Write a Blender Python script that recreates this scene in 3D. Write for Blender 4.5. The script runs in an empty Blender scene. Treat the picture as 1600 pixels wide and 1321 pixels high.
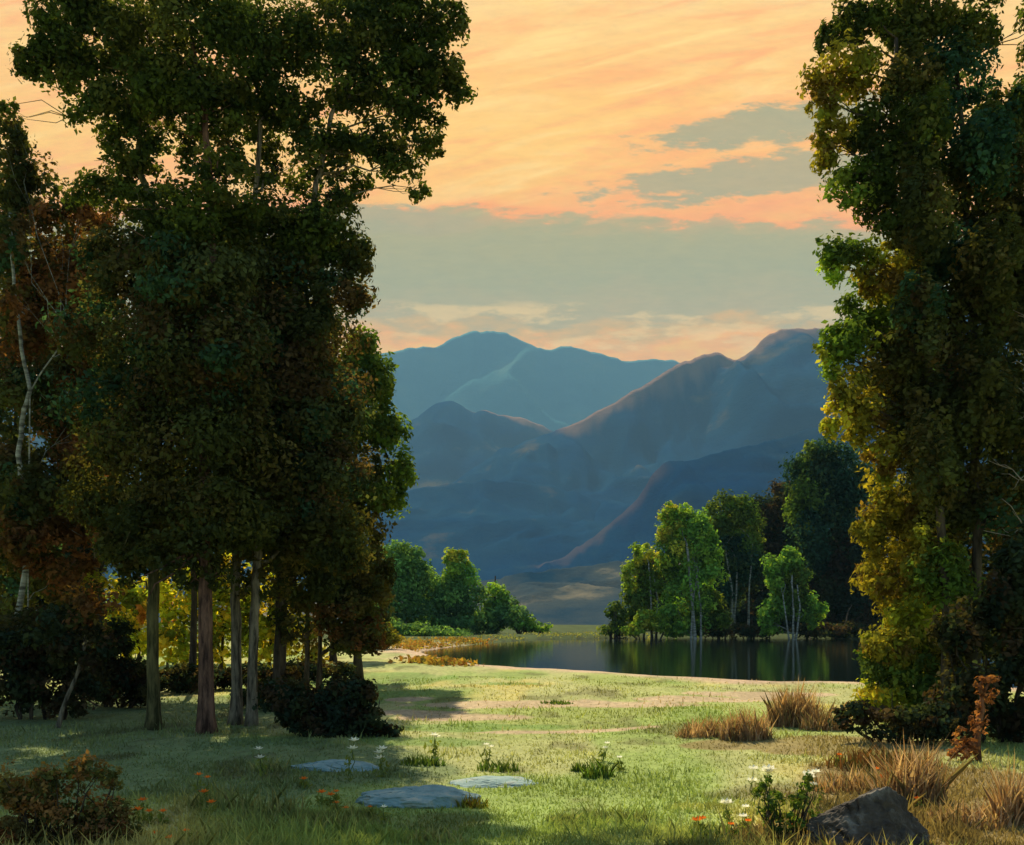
import bpy, math
import numpy as np
from mathutils import Vector
R = math.radians
rng = np.random.default_rng(11)
C = bpy.context.scene.collection
F = 1555.0; HOR = 960.0; CAMZ = 3.4       # focal length and horizon row in photo pixels, eye height above the lake

# ------------------------------------------------------------------ helpers
def vnoise(x, y, seed=0):
    x = np.asarray(x, float); y = np.asarray(y, float)
    xi = np.floor(x); yi = np.floor(y); fx = x-xi; fy = y-yi
    fx = fx*fx*(3-2*fx); fy = fy*fy*(3-2*fy)
    def h(a, b):
        s = np.sin(a*127.1+b*311.7+seed*74.7)*43758.5453
        return s-np.floor(s)
    return (h(xi, yi)*(1-fx)+h(xi+1, yi)*fx)*(1-fy)+(h(xi, yi+1)*(1-fx)+h(xi+1, yi+1)*fx)*fy
def fbm(x, y, o=4, seed=0):
    r = 0; a = .5; t = 0
    for i in range(o):
        r = r+a*vnoise(x*2**i, y*2**i, seed+i*9); t += a; a *= .5
    return r/t
def sstep(a, b, v):
    t = np.clip((v-a)/(b-a), 0, 1); return t*t*(3-2*t)

def at(px, py, Y):                        # point at distance Y seen at that photo pixel
    return Vector(((px-800)/F*Y, Y, CAMZ+(HOR-py)/F*Y))
def on_plane(px, py, z=0.0):
    Y = (CAMZ-z)*F/(py-HOR); return ((px-800)/F*Y, Y)

LAKE = [on_plane(*p) for p in [(655,1021),(675,1025),(710,1033),(760,1042),(850,1050),(960,1056),(1060,1064),(1130,1066),(1200,1070),(1290,1070),(1400,1076),(1650,1085)]]
LAKE += [(60,45),(90,80),(80,128)]
LAKE += [on_plane(*p) for p in [(1360,999),(1250,997),(1150,996),(1050,996.5),(980,997.5),(900,998.5),(830,1000),(780,1004),(730,1009),(690,1014),(660,1018)]]
LP = np.array(LAKE)
def lake_sdf(x, y):                       # >0 on land
    x = np.asarray(x, float); y = np.asarray(y, float)
    d = np.full(x.shape, 1e9); ins = np.zeros(x.shape, bool)
    n = len(LP)
    for i in range(n):
        ax, ay = LP[i]; bx, by = LP[(i+1) % n]
        ex, ey = bx-ax, by-ay
        t = np.clip(((x-ax)*ex+(y-ay)*ey)/(ex*ex+ey*ey), 0, 1)
        d = np.minimum(d, np.hypot(x-ax-t*ex, y-ay-t*ey))
        c = ((ay > y) != (by > y)) & (x < (bx-ax)*(y-ay)/(by-ay+1e-12)+ax)
        ins ^= c
    return np.where(ins, -d, d)
def gz(x, y):
    x = np.asarray(x, float); y = np.asarray(y, float)
    s = lake_sdf(x, y)+2.0*(fbm(x*.22, y*.3, 4, 5)-.5)
    z = np.where(s < 0, np.maximum(-1.6, s*.35), .40*sstep(0, 3.2, s)**.7)
    und = (fbm(x*.09, y*.09, 3, 2)-.5)*.55+(fbm(x*.5, y*.5, 3, 3)-.5)*.10
    z = z+np.where(s > 0, und*sstep(.5, 7, s), 0)
    r = np.hypot(x, y)
    z = z+sstep(180, 900, r)*10*(fbm(x*.004, y*.004, 3, 8))
    return z
def ground_at(px, py):                    # where the ray through a pixel meets the ground
    z = .4
    for _ in range(12):
        x, y = on_plane(px, py, z); z = .5*z+.5*float(gz(np.array([x]), np.array([y]))[0])
    x, y = on_plane(px, py, z)
    return Vector((x, y, float(gz(np.array([x]), np.array([y]))[0])))

def mesh_obj(name, V, Fc, mat, parent=None, col=None, smooth=False, attrs=None):
    V = np.asarray(V, np.float32)
    me = bpy.data.meshes.new(name)
    if isinstance(Fc, np.ndarray):
        k = Fc.shape[1]; nf = len(Fc)
        me.vertices.add(len(V)); me.vertices.foreach_set('co', V.ravel())
        me.loops.add(nf*k); me.loops.foreach_set('vertex_index', Fc.astype(np.int32).ravel())
        me.polygons.add(nf)
        me.polygons.foreach_set('loop_start', np.arange(0, nf*k, k, dtype=np.int32))
        me.polygons.foreach_set('loop_total', np.full(nf, k, np.int32))
        me.update(calc_edges=True)
    else:
        me.from_pydata(V.tolist(), [], Fc); me.update()
    if col is not None:
        a = me.color_attributes.new('tint', 'FLOAT_COLOR', 'POINT')
        c = np.ones((len(V), 4), np.float32); c[:, :3] = col
        a.data.foreach_set('color', c.ravel())
    for k_, v_ in (attrs or {}).items():
        a = me.attributes.new(k_, 'FLOAT', 'POINT'); a.data.foreach_set('value', np.asarray(v_, np.float32))
    if smooth: me.polygons.foreach_set('use_smooth', np.ones(len(me.polygons), bool))
    me.materials.append(mat)
    o = bpy.data.objects.new(name, me); C.objects.link(o)
    if parent: o.parent = parent
    return o
def root(name, loc, label, cat, group=None):
    o = bpy.data.objects.new(name, None); C.objects.link(o); o.location = loc
    o.empty_display_size = .3
    return tag(o, label, cat, group)
def tag(o, label=None, cat=None, group=None, kind=None):
    if label: o['label'] = label
    if cat: o['category'] = cat
    if group: o['group'] = group
    if kind: o['kind'] = kind
    return o

# ------------------------------------------------------------------ materials
def newmat(name):
    m = bpy.data.materials.new(name); m.use_nodes = True
    nt = m.node_tree; nt.nodes.clear()
    out = nt.nodes.new('ShaderNodeOutputMaterial')
    def n(t, **k):
        nd = nt.nodes.new(t)
        for a, b in k.items():
            if a.startswith('i_'): nd.inputs[a[2:].replace('_', ' ')].default_value = b
            else: setattr(nd, a, b)
        return nd
    return m, nt, out, n
def foliage_mat(name, trans=.42, tcol=(1.5, 1.35, .55), rough=.9):
    m, nt, out, n = newmat(name); L = nt.links.new
    a = n('ShaderNodeAttribute', attribute_name='tint')
    geo = n('ShaderNodeNewGeometry')
    nz = n('ShaderNodeTexNoise'); nz.inputs['Scale'].default_value = 1.7; nz.inputs['Detail'].default_value = 3
    L(geo.outputs['Position'], nz.inputs['Vector'])
    mr = n('ShaderNodeMapRange'); mr.inputs[1].default_value = .3; mr.inputs[2].default_value = .7; mr.inputs[3].default_value = .75; mr.inputs[4].default_value = 1.25
    L(nz.outputs['Fac'], mr.inputs[0])
    mul = n('ShaderNodeVectorMath', operation='SCALE'); L(a.outputs['Color'], mul.inputs[0]); L(mr.outputs[0], mul.inputs['Scale'])
    d = n('ShaderNodeBsdfDiffuse'); L(mul.outputs[0], d.inputs['Color'])
    t = n('ShaderNodeBsdfTranslucent')
    m2 = n('ShaderNodeVectorMath', operation='MULTIPLY'); m2.inputs[1].default_value = tcol
    L(mul.outputs[0], m2.inputs[0]); L(m2.outputs[0], t.inputs['Color'])
    mx = n('ShaderNodeMixShader'); mx.inputs[0].default_value = trans
    L(d.outputs[0], mx.inputs[1]); L(t.outputs[0], mx.inputs[2])
    L(mx.outputs[0], out.inputs['Surface'])
    return m
def bark_mat(name, c1, c2, scale=6, stripes=False):
    m, nt, out, n = newmat(name); L = nt.links.new
    tc = n('ShaderNodeNewGeometry')
    mp = n('ShaderNodeMapping'); mp.inputs['Scale'].default_value = (1, 1, .18) if not stripes else (.6, .6, 3.2)
    L(tc.outputs['Position'], mp.inputs['Vector'])
    nz = n('ShaderNodeTexNoise'); nz.inputs['Scale'].default_value = scale; nz.inputs['Detail'].default_value = 6; nz.inputs['Roughness'].default_value = .65
    L(mp.outputs[0], nz.inputs['Vector'])
    cr = n('ShaderNodeValToRGB'); cr.color_ramp.elements[0].position = .38; cr.color_ramp.elements[1].position = .62
    cr.color_ramp.elements[0].color = (*c1, 1); cr.color_ramp.elements[1].color = (*c2, 1)
    L(nz.outputs['Fac'], cr.inputs[0])
    b = n('ShaderNodeBsdfPrincipled'); b.inputs['Roughness'].default_value = .9
    b.inputs['Specular IOR Level'].default_value = .15
    L(cr.outputs[0], b.inputs['Base Color'])
    bp = n('ShaderNodeBump'); bp.inputs['Strength'].default_value = .7; bp.inputs['Distance'].default_value = .05
    L(nz.outputs['Fac'], bp.inputs['Height']); L(bp.outputs[0], b.inputs['Normal'])
    L(b.outputs[0], out.inputs['Surface'])
    return m
M = {}
M['leaf'] = foliage_mat('leaf_foliage')
M['grass'] = foliage_mat('grass_blades', .35, (1.3, 1.25, .7))
M['petal'] = foliage_mat('flower_petals', .3, (1, 1, 1))
M['bark_red'] = bark_mat('bark_reddish', (.035, .018, .012), (.20, .11, .07), 8)
M['bark_olive'] = bark_mat('bark_olive', (.035, .035, .012), (.15, .13, .05), 8)
M['bark_grey'] = bark_mat('bark_grey', (.04, .034, .022), (.25, .21, .14), 8)
M['bark_birch'] = bark_mat('bark_birch', (.08, .08, .06), (.36, .37, .30), 2.2, True)
M['bark_dark'] = bark_mat('bark_dark', (.02, .016, .01), (.09, .07, .045))
M['twig_pale'] = bark_mat('twig_pale', (.16, .13, .09), (.34, .28, .2))

# ------------------------------------------------------------------ geometry builders
def tube(pts, rad, seg=8):
    """tapered tube through pts; returns V,F lists"""
    V = []; Fc = []
    n = len(pts)
    for i, p in enumerate(pts):
        a = pts[max(i-1, 0)]; b = pts[min(i+1, n-1)]
        t = (Vector(b)-Vector(a)).normalized()
        u = t.cross(Vector((0, 1, .01))).normalized() if abs(t.y) < .95 else t.cross(Vector((1, 0, 0))).normalized()
        w = t.cross(u)
        for k in range(seg):
            an = 2*math.pi*k/seg
            q = Vector(p)+(u*math.cos(an)+w*math.sin(an))*rad[i]*(1+.08*math.sin(3*an+i))
            V.append(q[:])
    for i in range(n-1):
        for k in range(seg):
            a = i*seg+k; b = i*seg+(k+1) % seg
            Fc.append((a, b, b+seg, a+seg))
    Fc.append(tuple(range(seg))[::-1]); Fc.append(tuple(range((n-1)*seg, n*seg)))
    return V, Fc
def merge(parts):
    V = []; Fc = []
    for v, f in parts:
        o = len(V); V += v; Fc += [tuple(i+o for i in q) for q in f]
    return V, Fc
def wiggle(a, b, n, amp):
    a = Vector(a); b = Vector(b); L = (b-a).length
    return [a+(b-a)*(i/(n-1))+(Vector(rng.normal(0, 1, 3))*amp*L*math.sin(math.pi*i/(n-1)) if 0 < i < n-1 else Vector((0, 0, 0))) for i in range(n)]

P = dict(
 dark=[(.060,.074,.022),(.082,.088,.024),(.048,.062,.022),(.10,.088,.028)],
 top=[(.050,.078,.018),(.066,.096,.02),(.040,.060,.018),(.085,.098,.024)],
 mix=[(.060,.076,.028),(.042,.09,.046),(.10,.072,.032),(.080,.078,.028),(.064,.078,.028)],
 rust=[(.17,.088,.034),(.13,.078,.028),(.095,.078,.026),(.21,.095,.034),(.075,.08,.024)],
 blue=[(.028,.07,.042),(.036,.085,.048),(.05,.08,.03)],
 green=[(.11,.19,.028),(.085,.15,.028),(.15,.20,.03),(.075,.12,.028)],
 lime=[(.30,.40,.04),(.22,.34,.035),(.18,.30,.04),(.42,.42,.05)],
 bright=[(.18,.36,.05),(.15,.30,.05),(.26,.40,.05),(.12,.24,.045)],
 yell=[(.42,.40,.035),(.34,.38,.03),(.52,.42,.04),(.26,.30,.03)],
 olive=[(.24,.22,.026),(.30,.26,.03),(.18,.18,.026),(.21,.24,.03),(.17,.12,.028)],
 sunny=[(.55,.54,.045),(.38,.46,.045),(.24,.32,.04),(.66,.52,.05),(.18,.22,.03)],
 orange=[(.50,.24,.04),(.42,.32,.06),(.42,.18,.04)],
 gold=[(.34,.22,.05),(.28,.24,.06),(.24,.20,.06),(.36,.18,.05)],
 sage=[(.26,.28,.10),(.22,.27,.09),(.32,.32,.13),(.19,.23,.08)],
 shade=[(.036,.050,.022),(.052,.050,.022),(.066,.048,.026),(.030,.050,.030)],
 rustlit=[(.20,.13,.04),(.14,.12,.035),(.12,.13,.035),(.28,.15,.05),(.09,.10,.03)],
 ember=[(.26,.11,.045),(.20,.085,.035),(.32,.15,.06)],
 mist=[(.13,.26,.07),(.10,.21,.07),(.17,.30,.07),(.10,.19,.08)],
 pinkish=[(.35,.18,.09),(.30,.16,.08),(.42,.24,.12)],
 reed=[(.50,.32,.16),(.42,.25,.12),(.60,.42,.24),(.34,.20,.09),(.26,.22,.10)],
)
def leaves(cent, size, pal, up=.3, asp=.58, droop=0.0, normals=None, seedhue=.12):
    """rhombic leaf faces at cent (N,3)"""
    n = len(cent)
    nr = rng.normal(0, 1, (n, 3)); nr[:, 2] += up
    if normals is not None: nr = nr*.75+normals*1.1
    nr /= np.linalg.norm(nr, axis=1)[:, None]+1e-9
    d = rng.normal(0, 1, (n, 3)); d[:, 2] -= droop
    d -= (d*nr).sum(1)[:, None]*nr
    d /= np.linalg.norm(d, axis=1)[:, None]+1e-9
    s = np.cross(nr, d)
    L = size*rng.uniform(.45, 1.55, n)[:, None]
    V = np.empty((n, 4, 3))
    V[:, 0] = cent-d*L*.5; V[:, 1] = cent+s*L*asp*.5-d*L*.05+nr*L*.06
    V[:, 2] = cent+d*L*.5; V[:, 3] = cent-s*L*asp*.5-d*L*.05+nr*L*.06
    Fq = np.arange(n*4).reshape(n, 4)
    return V.reshape(-1, 3), Fq
def crown_geo(lobes, size, k=3.0, clump=.40):
    k = k*1.75
    """lobes: (cx,cy,cz,rx,ry,rz,palette,density). clumps of leaves spread through every lobe"""
    VS = []; FS = []; CS = []; off = 0
    for (cx, cy, cz, rx, ry, rz, pal, den) in lobes:
        pal_ = P[pal]
        area = math.pi*rx*rz
        nl = max(30, int(k*den*area/(size*size*.29)))
        ncl = max(12, int(26*den*max(1, (rx*rz)**.5/(size*9))**1.4))
        dirs = rng.normal(0, 1, (ncl, 3)); dirs /= np.linalg.norm(dirs, axis=1)[:, None]
        rr = rng.uniform(.25, 1.0, ncl)**.6
        cc = dirs*rr[:, None]*np.array([rx, ry, rz])*.86+np.array([cx, cy, cz])
        cr = clump*np.array([rx, ry, rz])*1.0
        rs = rng.uniform(.6, 1.3, ncl)
        which = rng.integers(0, ncl, nl)
        dv = rng.normal(0, 1, (nl, 3)); dv /= np.linalg.norm(dv, axis=1)[:, None]
        rad = rng.uniform(0, 1, nl)**.45
        pos = cc[which]+dv*(rad*rs[which])[:, None]*cr
        nrm = dirs[which]*.5+dv*.7+np.array([0, 0, .25])
        v, f = leaves(pos, size, pal, normals=nrm)
        pc = np.array([pal_[i] for i in rng.integers(0, len(pal_), ncl)])
        pc = pc*rng.uniform(.75, 1.3, (ncl, 1))
        c = pc[which]*rng.uniform(.7, 1.35, (nl, 1))
        VS.append(v); FS.append(f+off); CS.append(np.repeat(c, 4, axis=0)); off += len(v)
    return np.concatenate(VS), np.concatenate(FS), np.concatenate(CS)

def px_lobes(lst, Y, base, pal, scale_y=.85):
    out = []
    for l in lst:
        px, py, rx, ry = l[:4]; pl = l[4] if len(l) > 4 and l[4] else pal
        dy = l[5] if len(l) > 5 else 0; den = l[6] if len(l) > 6 else 1
        p = at(px, py, Y+dy)-base; s = (Y+dy)/F
        out.append((p.x, p.y, p.z, rx*s, max(rx, ry)*s*scale_y, ry*s, pl, den))
    return out
def tree(name, base_px, label, cat, lobes, pal, trunks, size, bark, k=3.0, group=None, Y=None, limbs=True, clump=.40, fwd=0):
    """trunks: list of (path of (px,py), radius px at foot, radius px at top)"""
    if Y is None: b = ground_at(*base_px)
    else:
        x = (base_px[0]-800)/F*Y; b = Vector((x, Y, float(gz(np.array([x]), np.array([Y]))[0])))
    rt = root(name, b, label, cat, group)
    s = b.y/F
    parts = []
    L = px_lobes(lobes, b.y, b, pal)
    mains = []
    for ti, (path, r0, r1) in enumerate(trunks):
        pts = [at(px, py, b.y)-b for px, py in path]
        if ti == 0 or True:
            pts = [p_-Vector((0, fwd*min(1, (i_)/1.0), 0)) for i_, p_ in enumerate(pts)]
            pts[0] = Vector((pts[0].x, -fwd*.8, -.25))
        fine = []
        for i in range(len(pts)-1):
            m_ = 4
            for j in range(m_):
                t = j/m_; q = pts[i].lerp(pts[i+1], t)
                if i or j: q = q+Vector((rng.normal(0, 1), rng.normal(0, 1.5), 0))*r0*s*.12
                fine.append(q)
        fine.append(pts[-1])
        n = len(fine)
        rad = [(r0+(r1-r0)*(i/(n-1)))*s for i in range(n)]
        rad[0] *= 1.7; rad[1] *= 1.18
        parts.append(tube(fine, rad, 10)); mains.append((fine, rad))
    if limbs and mains:
        for (cx, cy, cz, rx, ry, rz, pl, den) in L:
            f_, r_ = mains[rng.integers(0, len(mains))]
            c = Vector((cx, cy, cz))
            cand = [i for i in range(len(f_)) if f_[i].z < cz-.15*rz]
            if not cand: continue
            i = min(cand, key=lambda i: (f_[i]-c).length)
            a = f_[i]; r = min(r_[i]*.55, max(rx, rz)*.07)
            w = wiggle(a, c+Vector((0, 0, rz*.3)), 6, .05)
            parts.append(tube(w, [r*(1-.75*q/5) for q in range(6)], 6))
            for _ in range(3):
                e = c+Vector(rng.normal(0, .5, 3))*Vector((rx, ry, rz)).length*.5
                parts.append(tube(wiggle(w[3], e, 4, .06), [r*.45, r*.35, r*.22, r*.1], 5))
    if parts:
        V, Fc = merge(parts); mesh_obj('trunk', V, Fc, M[bark], rt, smooth=True)
    V, Fq, cl = crown_geo(L, size, k, clump)
    mesh_obj('crown', V, Fq, M['leaf'], rt, cl)
    return rt

# ------------------------------------------------------------------ camera, world, sun
cam = bpy.data.cameras.new('camera'); co = bpy.data.objects.new('camera', cam); C.objects.link(co)
co.location = (0, 0, CAMZ); co.rotation_euler = (R(90), 0, 0)
cam.sensor_width = 36; cam.lens = 36*F/1600; cam.shift_y = (HOR-660.5)/1600
cam.clip_start = .1; cam.clip_end = 60000
bpy.context.scene.camera = co
SUN_AZ, SUN_EL = 15, 43                    # left of the view axis, above the horizon
sd = Vector((-math.sin(R(SUN_AZ))*math.cos(R(SUN_EL)), math.cos(R(SUN_AZ))*math.cos(R(SUN_EL)), math.sin(R(SUN_EL))))
sl = bpy.data.lights.new('sun', 'SUN'); so = bpy.data.objects.new('sun', sl); C.objects.link(so)
sl.energy = 5.0; sl.angle = R(.6); sl.color = (1, .86, .62)
so.location = (0, 0, 60); so.rotation_euler = sd.to_track_quat('Z', 'Y').to_euler()
sc = bpy.context.scene
sc.view_settings.view_transform = 'Standard'; sc.view_settings.look = 'None'
sc.view_settings.exposure = .75; sc.view_settings.gamma = 1

def srgb(r, g, b):
    f = lambda c: (c/255/12.92) if c/255 < .04045 else ((c/255+.055)/1.055)**2.4
    return (f(r), f(g), f(b), 1)
w = bpy.data.worlds.new('World'); sc.world = w; w.use_nodes = True
nt = w.node_tree; nt.nodes.clear(); L = nt.links.new
def N(t, **k):
    nd = nt.nodes.new(t)
    for a, b in k.items(): setattr(nd, a, b)
    return nd
def math_(op, a, b=None, c=None, clamp=False):
    nd = N('ShaderNodeMath', operation=op, use_clamp=clamp)
    for i, v in enumerate((a, b, c)):
        if v is None: continue
        if isinstance(v, (int, float)): nd.inputs[i].default_value = v
        else: L(v, nd.inputs[i])
    return nd.outputs[0]
def noise(vec, scale, detail=5, rough=.55, dist=0):
    nd = N('ShaderNodeTexNoise'); nd.inputs['Scale'].default_value = scale; nd.inputs['Detail'].default_value = detail
    nd.inputs['Roughness'].default_value = rough; nd.inputs['Distortion'].default_value = dist
    L(vec, nd.inputs['Vector']); return nd.outputs['Fac']
def ss(v, a, b):
    nd = N('ShaderNodeMapRange', interpolation_type='SMOOTHSTEP'); nd.inputs[1].default_value = a; nd.inputs[2].default_value = b
    L(v, nd.inputs[0]); return nd.outputs[0]
def mixc(f, a, b):
    nd = N('ShaderNodeMix', data_type='RGBA'); 
    for s_, v in ((nd.inputs[0], f), (nd.inputs[6], a), (nd.inputs[7], b)):
        if isinstance(v, (int, float)): s_.default_value = v
        elif isinstance(v, tuple): s_.default_value = v
        else: L(v, s_)
    return nd.outputs[2]
tc = N('ShaderNodeTexCoord'); sep = N('ShaderNodeSeparateXYZ'); L(tc.outputs['Generated'], sep.inputs[0])
yy = math_('MAXIMUM', sep.outputs[1], .25)
u = math_('DIVIDE', sep.outputs[0], yy); v = math_('DIVIDE', sep.outputs[2], yy)
cmb = N('ShaderNodeCombineXYZ'); L(u, cmb.inputs[0]); L(math_('MULTIPLY', v, 3.4), cmb.inputs[1]); uv = cmb.outputs[0]
cmb2 = N('ShaderNodeCombineXYZ')
L(math_('ADD', u, math_('MULTIPLY', v, .6)), cmb2.inputs[0])
L(math_('SUBTRACT', math_('MULTIPLY', v, 8), math_('MULTIPLY', u, 1.7)), cmb2.inputs[1]); uvs = cmb2.outputs[0]
n1 = noise(uv, 3.2, 7, .6); n2 = noise(uv, 14, 6, .62, .3); n3 = noise(uvs, 5, 7, .62, .6); n4 = noise(uv, 45, 4, .7)
n5 = noise(uv, 30, 5, .65, .2)
warp = math_('ADD', math_('MULTIPLY', math_('SUBTRACT', n1, .5), .085), math_('MULTIPLY', math_('SUBTRACT', n2, .5), .06))
warp = math_('ADD', warp, math_('MULTIPLY', math_('SUBTRACT', n5, .5), .03))
vw = math_('ADD', v, warp)
ramp = N('ShaderNodeValToRGB'); L(math_('DIVIDE', vw, .7), ramp.inputs[0])
E = ramp.color_ramp.elements
stops = [(1100, (150,130,90)), (590, (244,180,60)), (560, (252,184,54)), (540, (252,164,44)), (518, (214,160,70)), (500, (180,152,92)),
         (430, (162,148,92)), (372, (168,150,88)), (350, (184,152,84)), (340, (252,152,50)), (322, (252,168,58)), (300, (252,178,60)), (230, (253,190,70)), (120, (249,182,78)), (20, (246,192,100)), (-120, (226,188,136))]
stops = sorted([(min(1, max(0, (HOR-p)/F/.7)), c) for p, c in stops])
while len(E) < len(stops): E.new(.5)
for e, (p_, c_) in zip(E, stops): e.position = p_; e.color = srgb(*c_)
skyc = ramp.outputs[0]
warm = math_('MULTIPLY', ss(v, .37, .42), ss(n3, .48, .70))
skyc = mixc(math_('MULTIPLY', warm, .6), skyc, srgb(250,142,62))
lite = math_('MULTIPLY', ss(v, .39, .44), ss(math_('SUBTRACT', 1, n3), .50, .68))
skyc = mixc(math_('MULTIPLY', lite, .7), skyc, srgb(255,208,112))
def cloud(px, py, rx, ry, slope, amp=1.15, lo=-.05, hi=.55):
    du = math_('SUBTRACT', u, (px-800)/F)
    dv = math_('SUBTRACT', math_('SUBTRACT', v, (HOR-py)/F), math_('MULTIPLY', du, slope))
    q = math_('ADD', math_('POWER', math_('DIVIDE', du, rx/F), 2), math_('POWER', math_('DIVIDE', dv, ry/F), 2))
    q = math_('SUBTRACT', 1, q)
    q = math_('ADD', q, math_('MULTIPLY', math_('SUBTRACT', n2, .5), amp*2.2))
    q = math_('ADD', q, math_('MULTIPLY', math_('SUBTRACT', n5, .5), amp*1.8))
    q = math_('ADD', q, math_('MULTIPLY', math_('SUBTRACT', n4, .5), amp*.8))
    return ss(q, lo, hi)
rim = math_('MAXIMUM', cloud(1230, 196, 270, 44, .14, 1.3, -.75, .1), cloud(1190, 280, 300, 48, .10, 1.3, -.75, .1))
skyc = mixc(math_('MULTIPLY', rim, .5), skyc, srgb(252,156,62))
cl = cloud(1235, 190, 265, 33, .15, 1.25)
cl = math_('MAXIMUM', cl, cloud(1190, 275, 290, 36, .10, 1.25))
cl = math_('MAXIMUM', cl, cloud(620, 345, 150, 26, .0))
grey = mixc(ss(n1, .35, .65), srgb(176,150,92), srgb(158,146,96))
skyc = mixc(math_('MULTIPLY', cl, .93), skyc, grey)
br = math_('MULTIPLY', ss(math_('SUBTRACT', .345, v), 0, .01), math_('MULTIPLY', ss(v, .262, .275), ss(noise(uvs, 7, 5, .6), .56, .66)))
skyc = mixc(math_('MULTIPLY', br, .0), skyc, srgb(250,196,110))
st = math_('MULTIPLY', math_('MULTIPLY', ss(v, .25, .262), ss(math_('SUBTRACT', .318, v), 0, .012)), ss(noise(uv, 9, 6, .65), .50, .60))
skyc = mixc(math_('MULTIPLY', st, .55), skyc, srgb(250,200,112))
# fine mottling of the cloud sheet
mot = N('ShaderNodeMapRange'); mot.inputs[1].default_value = .3; mot.inputs[2].default_value = .7; mot.inputs[3].default_value = .93; mot.inputs[4].default_value = 1.07
L(n4, mot.inputs[0])
sm = N('ShaderNodeVectorMath', operation='SCALE'); L(skyc, sm.inputs[0]); L(mot.outputs[0], sm.inputs['Scale'])
bgc = N('ShaderNodeBackground'); L(sm.outputs[0], bgc.inputs[0]); bgc.inputs[1].default_value = .90
sky = N('ShaderNodeTexSky'); sky.sky_type = 'NISHITA'; sky.sun_disc = False
sky.sun_elevation = R(SUN_EL); sky.sun_rotation = R(-SUN_AZ)
bgn = N('ShaderNodeBackground'); L(sky.outputs[0], bgn.inputs[0]); bgn.inputs[1].default_value = .10
cover = math_('MULTIPLY', ss(sep.outputs[1], -.1, .45), ss(math_('SUBTRACT', 1.05, v), 0, .35))
mxs = N('ShaderNodeMixShader'); L(cover, mxs.inputs[0]); L(bgn.outputs[0], mxs.inputs[1]); L(bgc.outputs[0], mxs.inputs[2])
wo = N('ShaderNodeOutputWorld'); L(mxs.outputs[0], wo.inputs['Surface'])

# ------------------------------------------------------------------ ground
ang = np.concatenate([np.linspace(-math.pi, -.72, 60, endpoint=False), np.linspace(-.72, .72, 620), np.linspace(.72, math.pi, 60)[1:-1]])
rad = np.concatenate([np.linspace(.01, 8, 14, endpoint=False), 1/np.linspace(1/8, 1/160, 460, endpoint=False), np.geomspace(160, 12000, 60)])
A, Rr = np.meshgrid(ang, rad); gx = (np.sin(A)*Rr); gy = (np.cos(A)*Rr)
gzv = gz(gx, gy)
na, nr_ = len(ang), len(rad)
idx = np.arange(na*nr_).reshape(nr_, na)
q = np.stack([idx[:-1, :], np.roll(idx, -1, 1)[:-1, :], np.roll(idx, -1, 1)[1:, :], idx[1:, :]], -1).reshape(-1, 4)[:, ::-1]
Vg = np.stack([gx, gy, gzv], -1).reshape(-1, 3)
Vg = np.vstack([Vg, [[0, 0, float(gz(np.array([0.]), np.array([0.]))[0])]]])
def to_px(x, y, z):
    yc = np.maximum(y, .5); return 800+x/yc*F, HOR-(z-CAMZ)/yc*F
SPX = {}
def patch(x, y, cx, cy, rx, ry, seed=0, amp=.9):
    """patch of ground round a spot, ragged edge; cx,cy world"""
    q = 1-((x-cx)/rx)**2-((y-cy)/ry)**2+(fbm(x*.8, y*.25, 4, seed)-.5)*2*amp
    return sstep(0, .35, q)
def masks(x, y):
    s = lake_sdf(x, y)
    sand = sstep(5.5, 2.2, s+(fbm(x*.25, y*.4, 3, 21)-.5)*4.5)*(s > -2)*sstep(120, 100, y)
    for (px, py, rx, ry, sd_) in [(860,1098,250,5,1),(740,1114,140,4.5,2),(980,1100,120,4.5,3),(660,1108,80,4,4),(1120,1092,120,4,5),(640,1090,50,3,6),(1190,1085,130,5,7),(900,1135,160,2.5,8)]:
        gx_, gy_ = on_plane(px, py, .4); sx = gy_/F*rx; sy = ry*gy_*gy_/(3*F)
        sand = np.maximum(sand, .85*patch(x, y, gx_, gy_, sx, sy, sd_))
    rust = np.zeros_like(sand)
    for (px, py, rx, ry, sd_, k_) in [(1500,1260,260,75,11,1),(1420,1330,260,50,12,1),(1180,1165,130,8,13,.9),(1330,1175,140,22,14,.9)]:
        gx_, gy_ = on_plane(px, py, .4); sx = gy_/F*rx; sy = ry*gy_*gy_/(3*F)
        rust = np.maximum(rust, k_*patch(x, y, gx_, gy_, sx, sy, sd_, .8))
    grove_shade = np.zeros_like(sand)
    for (px, py, rx, ry, sd_) in [(180,1190,520,60,31),(120,1120,400,50,32)]:  # darker green painted on the ground where the grove's shade lies
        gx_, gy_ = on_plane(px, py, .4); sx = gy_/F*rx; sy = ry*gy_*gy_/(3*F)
        grove_shade = np.maximum(grove_shade, patch(x, y, gx_, gy_, sx, sy, sd_, .5))
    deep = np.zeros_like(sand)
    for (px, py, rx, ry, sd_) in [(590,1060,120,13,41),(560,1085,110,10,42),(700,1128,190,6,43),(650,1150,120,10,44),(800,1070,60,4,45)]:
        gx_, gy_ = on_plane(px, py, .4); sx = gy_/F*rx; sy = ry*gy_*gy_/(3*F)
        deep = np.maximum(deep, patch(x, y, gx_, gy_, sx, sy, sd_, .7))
    return sand, rust, grove_shade, deep
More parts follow.
